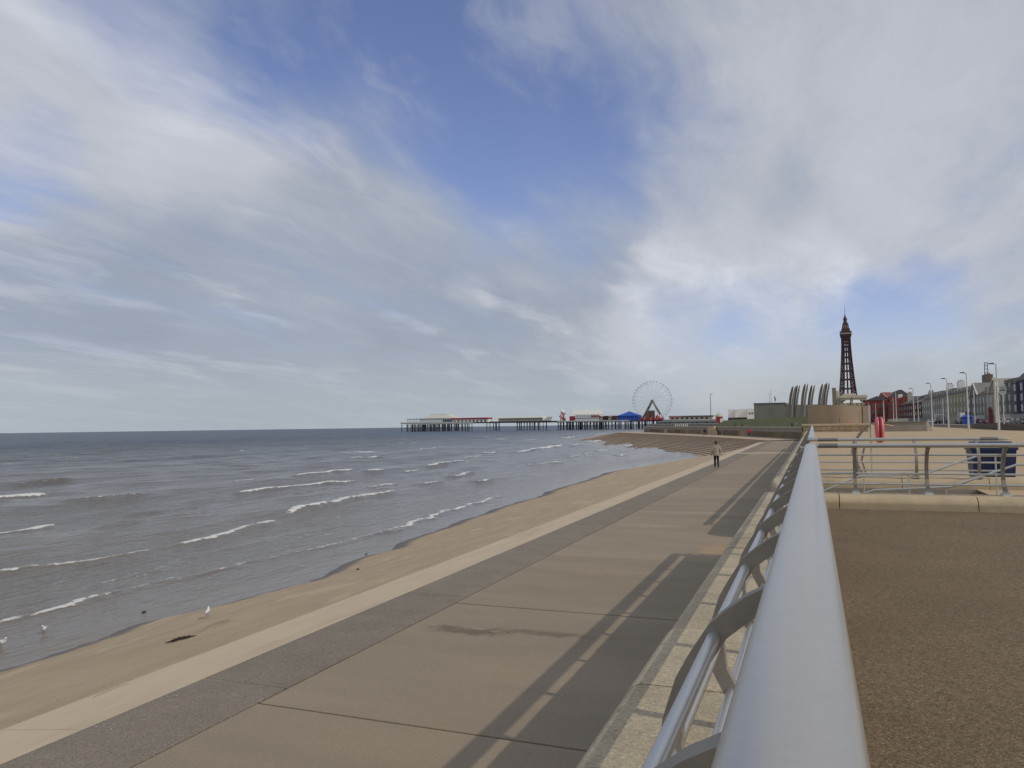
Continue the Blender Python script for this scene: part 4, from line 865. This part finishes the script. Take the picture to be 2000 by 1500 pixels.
MB().box(-17, 17, 0, 60, 0, 34).build('wall', mat('tower_cream', (.48, .42, .26), .8, var=.15, scale=.05), t); MB().box(-17.5, 18, -.6, 60, 34.01, 37.6).build('parapet', M_cream, t); MB().box(-12, 4, 2, 30, 37.61, 40).build('attic', M_cream, t)
for r_ in range(4):
    for k in range(8): MB().box(-15.5+k*4, -13.2+k*4, -.2, 0, 6+r_*7, 10+r_*7).build('window', M_glass, t)
t = thing('chimney_block', 'tall narrow tan block rising left of the iron tower', 'building', (29.4, 1150, 1))
MB().box(-2.6, 2.3, 0, 8, 0, 47.5).build('shaft', mat('tan_block', (.27, .22, .17), .85), t); MB().box(2.31, 7, 1, 9, 0, 44).build('wing', M_cream, t); MB().box(-2.9, 2.6, -.3, 8.3, 47.51, 48.5).build('cap', M_kerb, t)
t = thing('white_canopy', 'low white canopy roof in front of the cream tower building', 'canopy', (28, 700, 1.2))
MB().loft([[(-4, 0, 17), (11, 0, 17), (11, 12, 17), (-4, 12, 17)], [(-1, 2, 19.5), (9, 2, 19.5), (9, 10, 19.5), (-1, 10, 19.5)]]).build('roof', M_white, t)
for k in range(9): MB().box(-3.6+k*1.75, -3.2+k*1.75, .4, .8, 0, 17).build('column', M_white if k % 2 else M_dark, t)

# ================================================================== SEAFRONT BUILDINGS (facades face the sea)
WIN = None
def window_at(parent, x, y, z, w_, h_, face='w'):
    global WIN
    if WIN is None:
        mb = MB(); mb.box(-.5, .5, -.06, .02, -.5, .5, 0); mb.box(-.42, -.02, -.065, -.055, -.44, -.03, 1); mb.box(.02, .42, -.065, -.055, -.44, -.03, 1); mb.box(-.42, .42, -.065, -.055, .03, .44, 1)
        WIN = mb.build('window', [mat('window_frame', (.42, .41, .38), .6), M_glass], parent); o = WIN
    else:
        o = WIN.copy(); col.objects.link(o); o.parent = parent
    o.location = (x, y, z); o.scale = (w_, 1.6, h_); o.rotation_euler = (0, 0, R(-90) if face == 'w' else 0); return o
def hotel(label, y0, y1, eave, ridge, wallm, roofm, bays=3, storeys=3, dormers=0, chim=(), mans=False, gable=False, dep=16, x0=54., base=None, band=None):
    t = thing('seafront_hotel', label, 'building', (x0, (y0+y1)/2, 1.2), 'hotels along the seafront road'); L_ = (y1-y0)/2; e = eave-1.2; rg = ridge-1.2
    MB().box(0, dep, -L_+.03, L_-.03, 0, e).build('wall', wallm, t)
    if base: MB().box(-1.6, -.01, -L_+.1, L_-.1, 0, 3.1).build('sun_lounge', base, t)
    if mans: MB().loft([[(-.3, -L_, e), (dep, -L_, e), (dep, L_, e), (-.3, L_, e)], [(1.8, -L_, rg), (dep, -L_, rg), (dep, L_, rg), (1.8, L_, rg)]]).build('roof', roofm, t)
    else: MB().loft([[(-.4, -L_, e), (dep, -L_, e), (dep, L_, e), (-.4, L_, e)], [(dep*.45, -L_, rg), (dep*.55, -L_, rg), (dep*.55, L_, rg), (dep*.45, L_, rg)]]).build('roof', roofm, t)
    bwid = 2*L_/bays
    for b in range(bays):
        yc = -L_+bwid*(b+.5); bayw = bwid*.30
        MB().loft([[(-.01, yc-bayw, .02), (-.01, yc+bayw, .02), (-1.1, yc+bayw*.6, .02), (-1.1, yc-bayw*.6, .02)], [(-.01, yc-bayw, e*.96), (-.01, yc+bayw, e*.96), (-1.1, yc+bayw*.6, e*.96), (-1.1, yc-bayw*.6, e*.96)]]).build('bay', band or wallm, t)
        for s in range(storeys):
            zc_ = 1.9+(e-1.)/storeys*s if s or not base else None
            if zc_ is None: continue
            window_at(t, -1.12, yc, zc_, bayw*1.0, 1.9); window_at(t, -.02, yc+bwid*.40, zc_, .95, 1.7)
        if b < dormers or dormers < 0:
            MB().box(.3, 4, yc-1.1, yc+1.1, e+.3, rg-.3 if mans else e+2.4).build('dormer', band or wallm, t); window_at(t, .28, yc, (e+min(rg, e+3))/2+.2, 1.5, 1.3)
    if gable: MB().loft([[(-.35, -L_*.9, e), (-.35, L_*.9, e), (-.35, .05, rg+.4), (-.35, -.05, rg+.4)], [(6, -L_*.9, e), (6, L_*.9, e), (6, .05, rg+.4), (6, -.05, rg+.4)]]).build('gable', wallm, t)
    if gable:
        for s in (-1, 1): MB().tube([(-.5, s*L_*.95, e-.2), (-.5, 0, rg+.5)], .22, 4).build('bargeboard', M_white, t)
    for cx_, cy_, cw_, ch_, cm in chim:
        MB().box(cx_, cx_+2.2, cy_-cw_/2, cy_+cw_/2, e, ch_-1.2).build('chimney', cm, t)
        for k in range(3): MB().lathe([(.22, 0), (.18, .7)], (cx_+.4+k*.7, cy_, ch_-1.2), 6).build('chimney_pot', M_brick, t)
    return t
M_grey1 = mat('hotel_grey_render', (.33, .315, .275), .85, var=.2, scale=.2)
M_grey2 = mat('hotel_dark_render', (.22, .21, .19), .85, var=.2, scale=.2)
M_olive = mat('hotel_olive_render', (.38, .345, .245), .85, var=.12, scale=.2)
M_paleh = mat('hotel_pale_render', (.48, .455, .40), .8, var=.15, scale=.2)
M_nav = mat('hotel_navy_cladding', (.035, .045, .085), .6, var=.2, scale=.3)
M_rf2 = mat('brown_tile_roof', (.18, .145, .115), .85, var=.2, scale=.5)
hotel('tall navy-clad hotel at the right edge of the view', 232, 254, 13.6, 15.8, M_nav, M_slate, 3, 4, 0, mans=True, base=M_grey1)
hotel('dark terrace hotel with dormers next to the navy-clad one', 254, 272, 11.2, 15.0, M_grey2, M_slate, 3, 3, 3, mans=True, base=M_paleh)
hotel('grey hotel with a white-edged gable behind the round-headed stop sign', 272, 290, 11.2, 15.4, M_grey1, M_rf2, 3, 3, 0, gable=True, base=M_grey2, band=M_paleh)
hotel('hotel with brown tiled roof right of the gabled grey one', 290, 306, 11.4, 14.8, M_grey1, M_rf2, 3, 3, 2, base=M_paleh)
hotel('gabled grey hotel with a broad dark chimney stack', 306, 322, 11.6, 15.6, M_grey2, M_rf2, 2, 3, 0, gable=True, base=M_grey1, chim=((4, 5, 7, 19.0, M_rf2),))
hotel('plain olive-cream hotel with a flat attic storey', 323, 366, 13.4, 15.6, M_olive, M_slate, 6, 3, -1, mans=True, chim=((2, 15, 5, 18.5, M_white),), base=M_olive)
hotel('long grey mansard terrace with many small dormers', 366, 400, 13.4, 16.2, M_grey1, M_slate, 5, 3, -1, mans=True, chim=((2, 3, 5, 18.6, M_white),), base=M_grey2)
hotel('farther grey mansard terrace ending the pale row', 400, 448, 13.2, 16.4, M_grey1, M_slate, 6, 3, -1, mans=True, chim=((2, 20, 4, 17.6, M_paleh),), base=M_grey2)
hotel('dark brick hotel left of the grey terrace', 448, 505, 12.6, 16.0, mat('dark_brick', (.13, .05, .045), .85, var=.2, scale=.3), M_slate, 6, 3, 0, base=M_grey2)
hotel('brown brick hotel with a cream shop front', 505, 560, 13, 17.6, mat('dark_brick', (.15, .055, .045), .85), M_slate, 6, 3, 0, base=M_cream, chim=((2, 4, 6, 20.2, M_paleh),))
hotel('red brick block with a flat parapet', 560, 640, 17.5, 18.6, M_brick, M_brick, 8, 4, 0, mans=True, base=M_cream, chim=((2, -8, 8, 21, M_white),))
hotel('large red brick gabled block before the tower', 640, 760, 20.5, 26.0, M_brick, M_slate, 9, 4, 0, gable=True, base=M_grey2)
MB().box(38.5, 53.5, 640, 660, 1.2, 18.5).build('red_brick_hall', M_brick); tag(bpy.data.objects['red_brick_hall'], 'red brick hall with low pitched gable nearest the tower foot', 'building')
bpy.data.objects['red_brick_hall'].data.name = 'red_brick_hall'
o = bpy.data.objects['red_brick_hall']
MB().loft([[(37.8, 639.6, 18.5), (54, 639.6, 18.5), (54, 660, 18.5), (37.8, 660, 18.5)], [(45.7, 639.6, 21.6), (46.3, 639.6, 21.6), (46.3, 660, 21.6), (45.7, 660, 21.6)]]).build('roof', M_slate, o)
for r_ in range(3):
    for k in range(5): window_at(o, 40.2+k*2.9, 639.98, 5+r_*4.6, 1.3, 2.2, 's')
am = thing('roof_mast', 'lattice aerial mast standing on the broad dark chimney stack', 'mast', (59.2, 321, 19.0))
for sx_ in (-.5, .5):
    for sy_ in (-.5, .5): MB().tube([(sx_, sy_, 0), (sx_*.8, sy_*.8, 4.6)], .07, 4).build('strut', M_fence, am)
for z in (1, 2.2, 3.4, 4.5): MB().box(-.55, .55, -.55, .55, z-.05, z+.05).build('ring', M_fence, am)

# lamp columns along the tram tracks
for k, (y, z1) in enumerate(((133.9, 11.25), (157.9, 11.3), (179.6, 11.4), (202.4, 11.5), (236.4, 11.7), (283.7, 12.2))):
    lamp('lamp_post', ['nearest and tallest white lamp post at the right, left of the stop sign', 'second white lamp post from the right', 'third white lamp post from the right, before the grey terrace', 'fourth white lamp post from the right', 'fifth white lamp post from the right, before the dark brick hotel', 'sixth and farthest white lamp post, before the red brick block'][k], 26, y, 1.2, z1, -1.05, 'lamp posts along the tram track', r=.12, base_r=.17)
poles = [(27.5, 310, 11.0, 'thin white flagpole left of the sixth lamp post'), (27, 345, 10.5, 'thin white flagpole, second left of the sixth lamp post'), (26, 372, 10.5, 'thin white flagpole, third left of the sixth lamp post'), (25, 402, 11.5, 'thin white flagpole before the red brick gable'), (24, 430, 10, 'thin white flagpole nearest the lifebuoy pole'), (30, 262, 9.6, 'thin tram pole between the fifth and sixth lamp posts')]
for x, y, z1, lab in poles:
    t = thing('flagpole', lab, 'pole', (x, y, 1.2), 'thin poles along the promenade'); MB().tube([(0, 0, 0), (0, 0, z1-1.2)], [.16, .09], 6).build('pole', mat('column_white', (.66, .66, .62), .5), t); MB().lathe([(.05, 0), (.18, .12), (.05, .3)], (0, 0, z1-1.2), 6).build('finial', M_tube, t)
lamp('lamp_post', 'short white lamp post with a small arm between the third and fourth lamp posts', 33, 236, 1.2, 8.6, -.9, None, .09)
lamp('lamp_post', 'small white lamp post close to the lifebuoy with an arm to the right', 13.2, 168, 1.2, 7.0, .8, None, .07)
t = thing('tram_pole', 'stout cream tram pole standing just left of the nearest lamp post', 'pole', (30.5, 159, 1.2)); MB().tube([(0, 0, 0), (0, 0, 9.2)], [.2, .13], 8).build('pole', M_cream, t); MB().box(-.3, .3, -.3, .3, 0, 1.1).build('base', M_dark, t)
t = thing('tram_pole', 'thin grey pole in front of the gabled hotel', 'pole', (31, 181, 1.2)); MB().tube([(0, 0, 0), (0, 0, 7.8)], .09, 6).build('pole', M_tube, t); MB().box(-.14, .14, -.14, .14, 0, .9).build('base', M_dark, t)
t = thing('stop_sign', 'round-headed pale stop sign on a white post right of the nearest lamp post', 'sign', (30, 150.5, 1.2))
MB().tube([(0, 0, 0), (0, 0, 6.2)], .08, 6).build('post', mat('column_white', (.66, .66, .62), .5), t)
ov = [(.55*math.cos(a), .55*math.sin(a)+(.30 if math.sin(a) > 0 else -.30)) for a in np.linspace(0, 2*math.pi, 25)[:-1]]
MB().loft([[(x, -.06, 6.62+z) for x, z in ov], [(x, .02, 6.62+z) for x, z in ov]]).build('panel', mat('sign_pale', (.46, .47, .46), .6), t); MB().box(-.42, .42, -.075, -.062, 6.55, 6.72).build('bar', M_dark, t); MB().box(-.3, .3, -.075, -.062, 6.95, 7.05).build('bar', M_dark, t)

# ================================================================== VEHICLES
def car_parts(t, paint, van=False):
    L_, W_ = 2.1, .85
    if not van:
        side = [(-L_, .35), (-L_, .75), (-1.95, .88), (-1.45, .95), (-.95, 1.38), (.65, 1.42), (1.35, .98), (1.95, .86), (L_, .70), (L_, .35)]
        glass = [(-1.28, .97), (-.88, 1.33), (.6, 1.37), (1.15, .99)]
    else:
        side = [(-2.5, .4), (-2.5, 2.0), (-2.3, 2.2), (1.1, 2.2), (1.7, 1.35), (2.35, 1.1), (2.45, .8), (2.45, .4)]; glass = [(.2, 1.35), (.25, 2.0), (1.05, 2.0), (1.55, 1.38)]; W_ = .95
    def taper(z): return 1. if z < .95 else 1-.16*(min(z, 1.42)-.95)/.47*(0.4 if van else 1)
    MB().loft([[(-W_*taper(z), y, z) for y, z in side], [(W_*taper(z), y, z) for y, z in side]]).build('body', paint, t, smooth=True)
    MB().loft([[(-W_*taper(z)-.012, y, z) for y, z in glass], [(W_*taper(z)+.012, y, z) for y, z in glass]]).build('side_windows', M_glass, t)
    fr = [(side[4] if not van else (1.12, 2.15)), (side[3] if not van else (1.68, 1.4))]
    (ya, za), (yb, zb) = ((-.99, 1.36), (-1.43, .98)) if not van else fr
    MB().add([(-.62, ya-.02, za), (.62, ya-.02, za), (.68, yb-.03, zb), (-.68, yb-.03, zb)], [(0, 1, 2, 3)]).build('windscreen', M_glass, t)
    for sx_ in (-1, 1):
        for y_ in ((-1.3, 1.3) if not van else (-1.6, 1.6)):
            wh = MB().tube([(sx_*(W_-.18), y_, .32), (sx_*(W_+.02), y_, .32)], .32, 14).build('wheel', M_tyre, t); MB().tube([(sx_*(W_+.021), y_, .32), (sx_*(W_+.035), y_, .32)], .19, 10).build('rim', M_tube, wh)
        MB().box(sx_*.6-.15, sx_*.6+.15, side[0][0]-.03, side[0][0]+.02, .6, .74).build('headlight', M_white, t)
M_car = {'silver': mat('car_silver', (.50, .50, .49), .3, metal=.3, var=.02), 'white': mat('car_white', (.72, .71, .69), .3, var=.02), 'black': mat('car_black', (.03, .03, .035), .25, var=.02), 'maroon': mat('car_maroon', (.10, .015, .02), .3, var=.02), 'pink': mat('car_dusty_red', (.45, .30, .28), .35, var=.02), 'blue': mat('car_blue', (.03, .16, .55), .35, var=.02)}
cars = [(37.5, 190, 'silver', 'pale silver car parked left of the maroon post', 0), (37.2, 183, 'pink', 'dusty pink-white car parked behind the low wall', 0), (37.0, 174.5, 'black', 'dark car with bright headlights at the foot of the nearest lamp post', 0), (36.5, 168, 'black', 'black car parked right of the stop sign', 0), (38, 214, 'maroon', 'dark maroon car between the second lamp post and the blue stall', 0), (39, 250, 'black', 'dark car beside the lorry', 0), (38, 300, 'silver', 'grey car far left behind the low wall', 0)]
for x, y, c, lab, v in cars:
    t = thing('parked_car', lab, 'car', (x, y, 1.752), 'cars along the seafront road', R(random.uniform(-3, 3))); car_parts(t, M_car[c], False)
t = thing('delivery_van', 'dark van with a white front corner beside the lorry load', 'van', (36.5, 228, 1.752), None, 0); car_parts(t, M_car['black'], True); MB().box(-.98, -.1, -2.56, -2.51, 1.3, 2.1).build('white_panel', M_white, t); t.scale = (1.25, 1.2, 1.45)
t = thing('flatbed_lorry', 'lorry loaded with grey crates left of the dark van', 'lorry', (36.2, 262, 1.752))
MB().box(-1.2, 1.2, -5, 4, .7, 1.0).build('chassis', M_dark, t); MB().loft([[(-1.2, 4.1, .6), (1.2, 4.1, .6), (1.2, 6.3, .6), (-1.2, 6.3, .6)], [(-1.15, 4.1, 3.1), (1.15, 4.1, 3.1), (1.15, 5.8, 3.1), (-1.15, 5.8, 3.1)]]).build('cab', M_car['silver'], t)
for k, y_ in enumerate((-3.8, -2.6, 3.2, 5.2)):
    for sx_ in (-1, 1): MB().tube([(sx_*.9, y_, .5), (sx_*1.22, y_, .5)], .5, 12).build('wheel', M_tyre, t)
for j, y_ in enumerate((-4.2, -2.6, -1., .6, 2.2)):
    for i, x_ in enumerate((-.6, .6)):
        c = MB().bbox(35.65+x_+.05+.0, 36.75+x_-.05, 262+y_-.7, 262+y_+.7, 2.755, 3.95+.5*((i+j) % 2), .08).build('crate', mat('grey_crate', (.24, .25, .245), .8, var=.35, scale=1.2))
        tag(c, 'grey crate loaded on the flatbed of the lorry', 'crate', 'crates on the lorry')
t = thing('blue_stall', 'bright blue covered stall beside the road right of the dark van', 'stall', (36, 220, 1.752)); MB().box(-1.0, 1.0, -1, 1, 0, 1.9).build('body', M_blue, t); MB().loft([[(-1.15, -1.15, 1.9), (1.15, -1.15, 1.9), (1.15, 1.15, 1.9), (-1.15, 1.15, 1.9)], [(-.5, -.5, 2.4), (.5, -.5, 2.4), (.5, .5, 2.4), (-.5, .5, 2.4)]]).build('roof', M_blue, t)
t = thing('maroon_post', 'dark maroon pillar beside the cream tram pole', 'pillar', (30.6, 164, 1.2)); MB().box(-.35, .35, -.35, .35, 0, 3.5).build('shaft', mat('car_maroon', (.1, .015, .02), .3), t); MB().lathe([(.45, 3.5), (.4, 3.8), (.1, 4.1)], n=8).build('cap', mat('car_maroon', (.1, .015, .02), .3), t)

# ================================================================== PEOPLE AND BIRDS
M_skin = mat('skin', (.42, .24, .17), .6, var=.05)
def skin_body(name, joints, bones, mats, pick, levels=2):
    """one continuous surface grown round a skeleton; pick(co) gives each face its material"""
    me = bpy.data.meshes.new(name); keys = list(joints); me.from_pydata([joints[k][0] for k in keys], [(keys.index(a), keys.index(b)) for a, b in bones], [])
    o = bpy.data.objects.new(name, me); col.objects.link(o)
    md = o.modifiers.new('s', 'SKIN'); sv = me.skin_vertices[0].data if me.skin_vertices else None
    if sv is None:
        me.skin_vertices.new() if hasattr(me.skin_vertices, 'new') else None
        sv = me.skin_vertices[0].data
    for i, k in enumerate(keys): sv[i].radius = joints[k][1]; sv[i].use_root = (k == 'pelvis')
    sb = o.modifiers.new('u', 'SUBSURF'); sb.levels = levels; sb.render_levels = levels
    dg = bpy.context.evaluated_depsgraph_get(); nm = bpy.data.meshes.new_from_object(o.evaluated_get(dg)); nm.name = name
    nm.materials.clear()
    for mm in mats: nm.materials.append(mm)
    for p in nm.polygons: p.material_index = pick(p.center); p.use_smooth = True
    bpy.data.objects.remove(o); return nm
def person(label, loc, rz, top, legs, hair, h=1.72, stride=.22, armb=.18, coat_hem=.86, cap=None, wide=1.):
    k = h/1.74
    J = {'pelvis': ((0, 0, .95), (.165*wide, .125)), 'waist': ((0, 0, 1.10), (.165*wide, .125)), 'chest': ((0, -.01, 1.30), (.185*wide, .135)), 'neckb': ((0, -.01, 1.46), (.10, .085)), 'neck': ((0, .015, 1.53), (.055, .058)),
         'head': ((0, .035, 1.60), (.078, .092)), 'crown': ((0, .03, 1.69), (.074, .088)),
         'nose': ((0, .125, 1.612), (.016, .016)),
         'shL': ((-.17*wide, -.01, 1.415), (.075, .075)), 'elL': ((-.25*wide, -.08*armb/.18, 1.14), (.056, .056)), 'wrL': ((-.27*wide, armb*.35, .90), (.042, .042)), 'haL': ((-.265*wide, armb*.5, .81), (.03, .042)),
         'shR': ((.17*wide, -.01, 1.415), (.075, .075)), 'elR': ((.25*wide, -.10, 1.15), (.056, .056)), 'wrR': ((.28*wide, -armb*.6, .92), (.042, .042)), 'haR': ((.28*wide, -armb*.62, .83), (.03, .042)),
         'hiL': ((-.085, 0, .88), (.10, .105)), 'knL': ((-.09, stride*.55, .48), (.068, .075)), 'anL': ((-.09, stride*.55, .09), (.048, .052)), 'toL': ((-.10, stride*.55+.15, .045), (.042, .032)),
         'hiR': ((.085, 0, .88), (.10, .105)), 'knR': ((.09, -stride*.1, .47), (.068, .075)), 'anR': ((.09, -stride*.75, .10), (.048, .052)), 'toR': ((.10, -stride*.75+.14, .045), (.042, .032))}
    J = {a: ((p[0]*k, p[1]*k, p[2]*k), (r_[0]*k, r_[1]*k)) for a, (p, r_) in J.items()}
    Bn = [('pelvis', 'waist'), ('waist', 'chest'), ('chest', 'neckb'), ('neckb', 'neck'), ('neck', 'head'), ('head', 'crown'), ('head', 'nose'), ('chest', 'shL'), ('shL', 'elL'), ('elL', 'wrL'), ('wrL', 'haL'), ('chest', 'shR'), ('shR', 'elR'), ('elR', 'wrR'), ('wrR', 'haR'),
          ('pelvis', 'hiL'), ('hiL', 'knL'), ('knL', 'anL'), ('anL', 'toL'), ('pelvis', 'hiR'), ('hiR', 'knR'), ('knR', 'anR'), ('anR', 'toR')]
    mats = [top, legs, M_skin, mat('shoe', (.03, .03, .03), .6)]
    def pick(c):
        z = c.z/k
        if z < .085: return 3
        if abs(c.x/k) > .21*wide and z < .90: return 2
        if z > 1.49: return 2
        if z > coat_hem: return 0
        return 1
    nm = skin_body('body', J, Bn, mats, pick)
    t = thing('person', label, 'person', loc, None, rz)
    link('body', nm, t)
    mb = MB(); prof = [(.02, 1.80), (.06, 1.792), (.095, 1.755), (.108, 1.70), (.106, 1.63), (.088, 1.575)]
    rings = [[((r_*.95*math.cos(a))*k, (.012+r_*math.sin(a)*1.08)*k if math.sin(a) < .45 or z > 1.70 else (.012+r_*.45)*k, z*k) for a in np.linspace(0, 2*math.pi, 15)[:-1]] for r_, z in prof]
    mb.loft(rings).build('hair', hair, t, smooth=True)
    # coat skirt: cloth ring hanging over the hips
    rings = [[(rx*wide*math.cos(a)*k, ry*math.sin(a)*k, z*k) for a in np.linspace(0, 2*math.pi, 21)[:-1]] for rx, ry, z in ((.195, .15, 1.32), (.20, .158, 1.15), (.205, .165, 1.0), (.215, .175, coat_hem-.02), (.19, .15, coat_hem+.0))]
    MB().loft(rings).build('jacket_skirt', top, t, smooth=True)
    return t
M_beige = mat('beige_jacket', (.40, .35, .255), .9, var=.12, scale=5); M_nvy = mat('navy_trousers', (.018, .02, .032), .9); M_hair = mat('brown_hair', (.09, .055, .03), .8); M_grhair = mat('grey_hair', (.3, .28, .26), .8)
person('person in a beige jacket and dark trousers walking away along the lower promenade', (-5.97, 52.2, 0), R(12), M_beige, M_nvy, M_hair, 1.74, .16, .16, .84, wide=1.12)
person('person in a red jacket and dark trousers on the headland walkway', (-12.5, 168., 0), R(25), mat('red_jacket', (.55, .035, .03), .8), M_nvy, M_hair, 1.75, .2, .2, .84, wide=1.25)
person('dark-clothed person walking by the pale block on the headland walkway', (-23.9, 186.5, 0), R(40), mat('black_coat', (.02, .022, .025), .9), mat('grey_trousers', (.14, .13, .11), .9), M_hair, 1.8, .3, .2, .80, wide=1.2)
person('left one of two dark-clothed people standing behind the headland fence', (-20.6, 229, 1.21), R(80), mat('black_coat', (.02, .022, .025), .9), M_nvy, M_hair, 1.8, .1, .1, .8, wide=1.2)
person('right one of two dark-clothed people standing behind the headland fence', (-18.8, 230, 1.21), R(-80), mat('black_coat', (.02, .022, .025), .9), M_nvy, M_hair, 1.75, .1, .1, .8, wide=1.2)
person('person in a pale grey top behind the fence near the tan wall', (-3.9, 215, 1.21), R(-30), mat('pale_top', (.45, .46, .48), .8), mat('grey_trousers', (.14, .13, .11), .9), M_grhair, 1.75, .15, .15, .85, wide=1.2)
person('person in black beside the pale-topped one near the tan wall', (-5.0, 214, 1.21), R(60), mat('black_coat', (.02, .022, .025), .9), M_nvy, M_hair, 1.6, .1, .2, .85, wide=1.2)

M_gw = mat('gull_white', (.78, .77, .75), .8, var=.03); M_gg2 = mat('gull_grey_wing', (.36, .37, .39), .8, var=.08, scale=20); M_gb = mat('gull_dark', (.06, .05, .05), .7); M_gy = mat('gull_legs', (.45, .16, .06), .6)
def gull(label, loc, rz, head_up=1., sc_=1., look=0.):
    t = thing('gull', label, 'gull', loc, None, rz); t.scale = (sc_,)*3
    # spine along +Y: tail, rump, belly, breast, neck, head, as one skin of elliptical rings
    sp_ = [(-.235, .150, .006, .004), (-.20, .150, .022, .008), (-.15, .148, .034, .022), (-.08, .142, .052, .046), (0, .140, .062, .060), (.055, .150, .056, .060), (.092, .176, .040, .044), (.108, .208, .029, .030), (.120, .232, .029, .029), (.140, .240, .026, .026), (.158, .240, .014, .015)]
    rings = []
    for i, (y, z, rx, rz_) in enumerate(sp_):
        a = sp_[max(0, i-1)]; b = sp_[min(len(sp_)-1, i+1)]; ty, tz = b[0]-a[0], b[1]-a[1]; l = math.hypot(ty, tz); ny, nz = -tz/l, ty/l
        rings.append([(rx*math.cos(q), y+rz_*math.sin(q)*ny, z+rz_*math.sin(q)*nz) for q in np.linspace(0, 2*math.pi, 17)[:-1]])
    mb = MB(); mb.loft(rings); mb.build('body', M_gw, t, smooth=True)
    for s in (-1, 1):
        P = [(.066, .05, .155, .02), (.070, .0, .158, .042), (.062, -.08, .156, .038), (.046, -.16, .156, .024), (.022, -.25, .160, .010), (.012, -.285, .162, .003)]
        rings = [[(s*(x+.008), y, z-hh), (s*(x+.010), y, z), (s*(x*.62), y, z+hh*.75), (s*(x*.5), y, z+hh*.5), (s*(x-.012), y, z-hh*.4)] for x, y, z, hh in P]
        MB().loft(rings[:5]).build('wing', M_gg2, t, smooth=True); MB().loft([rings[4], rings[5]]).build('wing_tip', M_gb, t)
        MB().tube([(s*.022, -.005, .10), (s*.024, -.012, .052), (s*.024, -.004, .003)], .005, 6).build('leg', M_gy, t); MB().add([(s*.024, -.012, .002), (s*.024-.02, .035, .002), (s*.024+.02, .035, .002), (s*.024, -.006, .009)], [(0, 1, 2), (0, 3, 1), (1, 3, 2), (2, 3, 0)]).build('foot', M_gy, t)
        MB().lathe([(.004, -.004), (.0055, 0), (.004, .004)], (s*.024, .138, .246), 6).build('eye', M_gb, t)
    MB().loft([[(.006*math.cos(q), .156, .238+.008*math.sin(q)) for q in np.linspace(0, 6.28, 7)[:-1]], [(.005*math.cos(q), .180, .235+.006*math.sin(q)) for q in np.linspace(0, 6.28, 7)[:-1]], [(.002*math.cos(q), .198, .228+.002*math.sin(q)) for q in np.linspace(0, 6.28, 7)[:-1]]]).build('bill', M_gy, t)
    return t
gull('white gull standing in the shallow water, seen from the front', on_sand(86, 1238), R(215), sc_=.85)
gull('white gull standing on the sand near the heap', on_sand(405, 1206), R(30), sc_=.78)
gull('gull cut by the left edge of the view, head lowered', on_sand(2, 1266), R(-80), sc_=.9)
p = on_sand(356, 1250)
sc_dw = .62; dw = thing('driftwood', 'dark knobbly stick of driftwood lying on the sand', 'driftwood', p, None, R(68))
dw.scale = (sc_dw,)*3
M_wood = mat('wet_wood', (.035, .026, .02), .9, var=.4, scale=25)
MB().tube([(-.44, .02, .015), (-.25, -.015, .03), (-.08, .02, .055), (.08, -.01, .05), (.22, .015, .04), (.40, 0, .03)], [.012, .030, .042, .038, .026, .014], 8).build('stem', M_wood, dw, smooth=True)
for k in range(12):
    a = random.uniform(-.34, .32); b = random.uniform(-.08, .08); MB().tube([(a, 0, .04), (a+random.uniform(-.03, .05), b*.6, .07), (a+random.uniform(-.04, .08), b, random.uniform(.03, .10))], [.018, .014, .005], 6).build('knot', M_wood, dw, smooth=True)
p = on_sand(281, 1196)
wd = thing('stone', 'small dark stone showing in the shallows left of the sand gull', 'stone', (p[0], p[1], SEA+.0)); bmh = MB().lathe([(.02, -.06), (.10, -.03), (.12, .02), (.07, .05), (.01, .06)], n=9).build('rock', M_wood, wd, smooth=True); bmh.scale = (.32, .6, .6)
for k, (px, py, lab) in enumerate(((700, 1113, 'small dark weed scrap at the water edge below the long breaker'), (715, 1083, 'dark weed scrap lying in the wet film'), (1237, 911, 'dark buoy-like lump off the beach tip'))):
    p = on_sand(px, py); t = thing('seaweed', lab, 'seaweed', (p[0], p[1], p[2]+.01)); t.scale = (.5, .5, .6)
    for j in range(5): MB().tube([(random.uniform(-.08, .08), random.uniform(-.12, .12), 0), (random.uniform(-.08, .08), random.uniform(-.12, .12), .04), (random.uniform(-.1, .1), random.uniform(-.15, .15), .0)], [.012, .018, .006], 6).build('strand', M_wood, t)
# small pebbles and shell bits scattered on the lower promenade and the sand
mb = MB()
for k in range(160):
    x = random.uniform(-6.8, -1.3); y = random.uniform(3.5, 26)
    if random.random() < .45: x = random.uniform(-6.8, -5.8)
    r_ = random.uniform(.004, .011); mb.lathe([(r_*.5, .002), (r_, .004+r_*.3), (r_*.4, .004+r_*.7)], (x, y, 0), 5)
tag(mb.build('shell_grit', mat('shell_bits', (.5, .45, .37), .8, var=.3, scale=4)), 'pale shell bits strewn over the lower promenade', 'grit', kind='stuff')

mb = MB(); mb2 = MB()
for k in range(700):
    y = random.uniform(6, 48); x = random.uniform(float(shore(np.array(y)))+.1, -7.9) if random.random() < .6 else -8.05-abs(random.gauss(0, .35))
    r_ = random.uniform(.003, .009); z = float(sand_z(np.array([x]), np.array([y]))[0])
    if x > -8.3 and random.random() < .5: continue
    (mb if k % 3 else mb2).lathe([(r_*.5, -.002), (r_, r_*.3), (r_*.4, r_*.7)], (x, y, z), 5)
tag(mb.build('beach_grit', mat('dark_grit', (.09, .07, .05), .9, var=.3, scale=4)), 'dark bits of weed and grit strewn over the sand', 'grit', kind='stuff')
tag(mb2.build('beach_shells', mat('shell_bits', (.5, .45, .37), .8)), 'pale shell bits strewn over the sand', 'shells', kind='stuff')
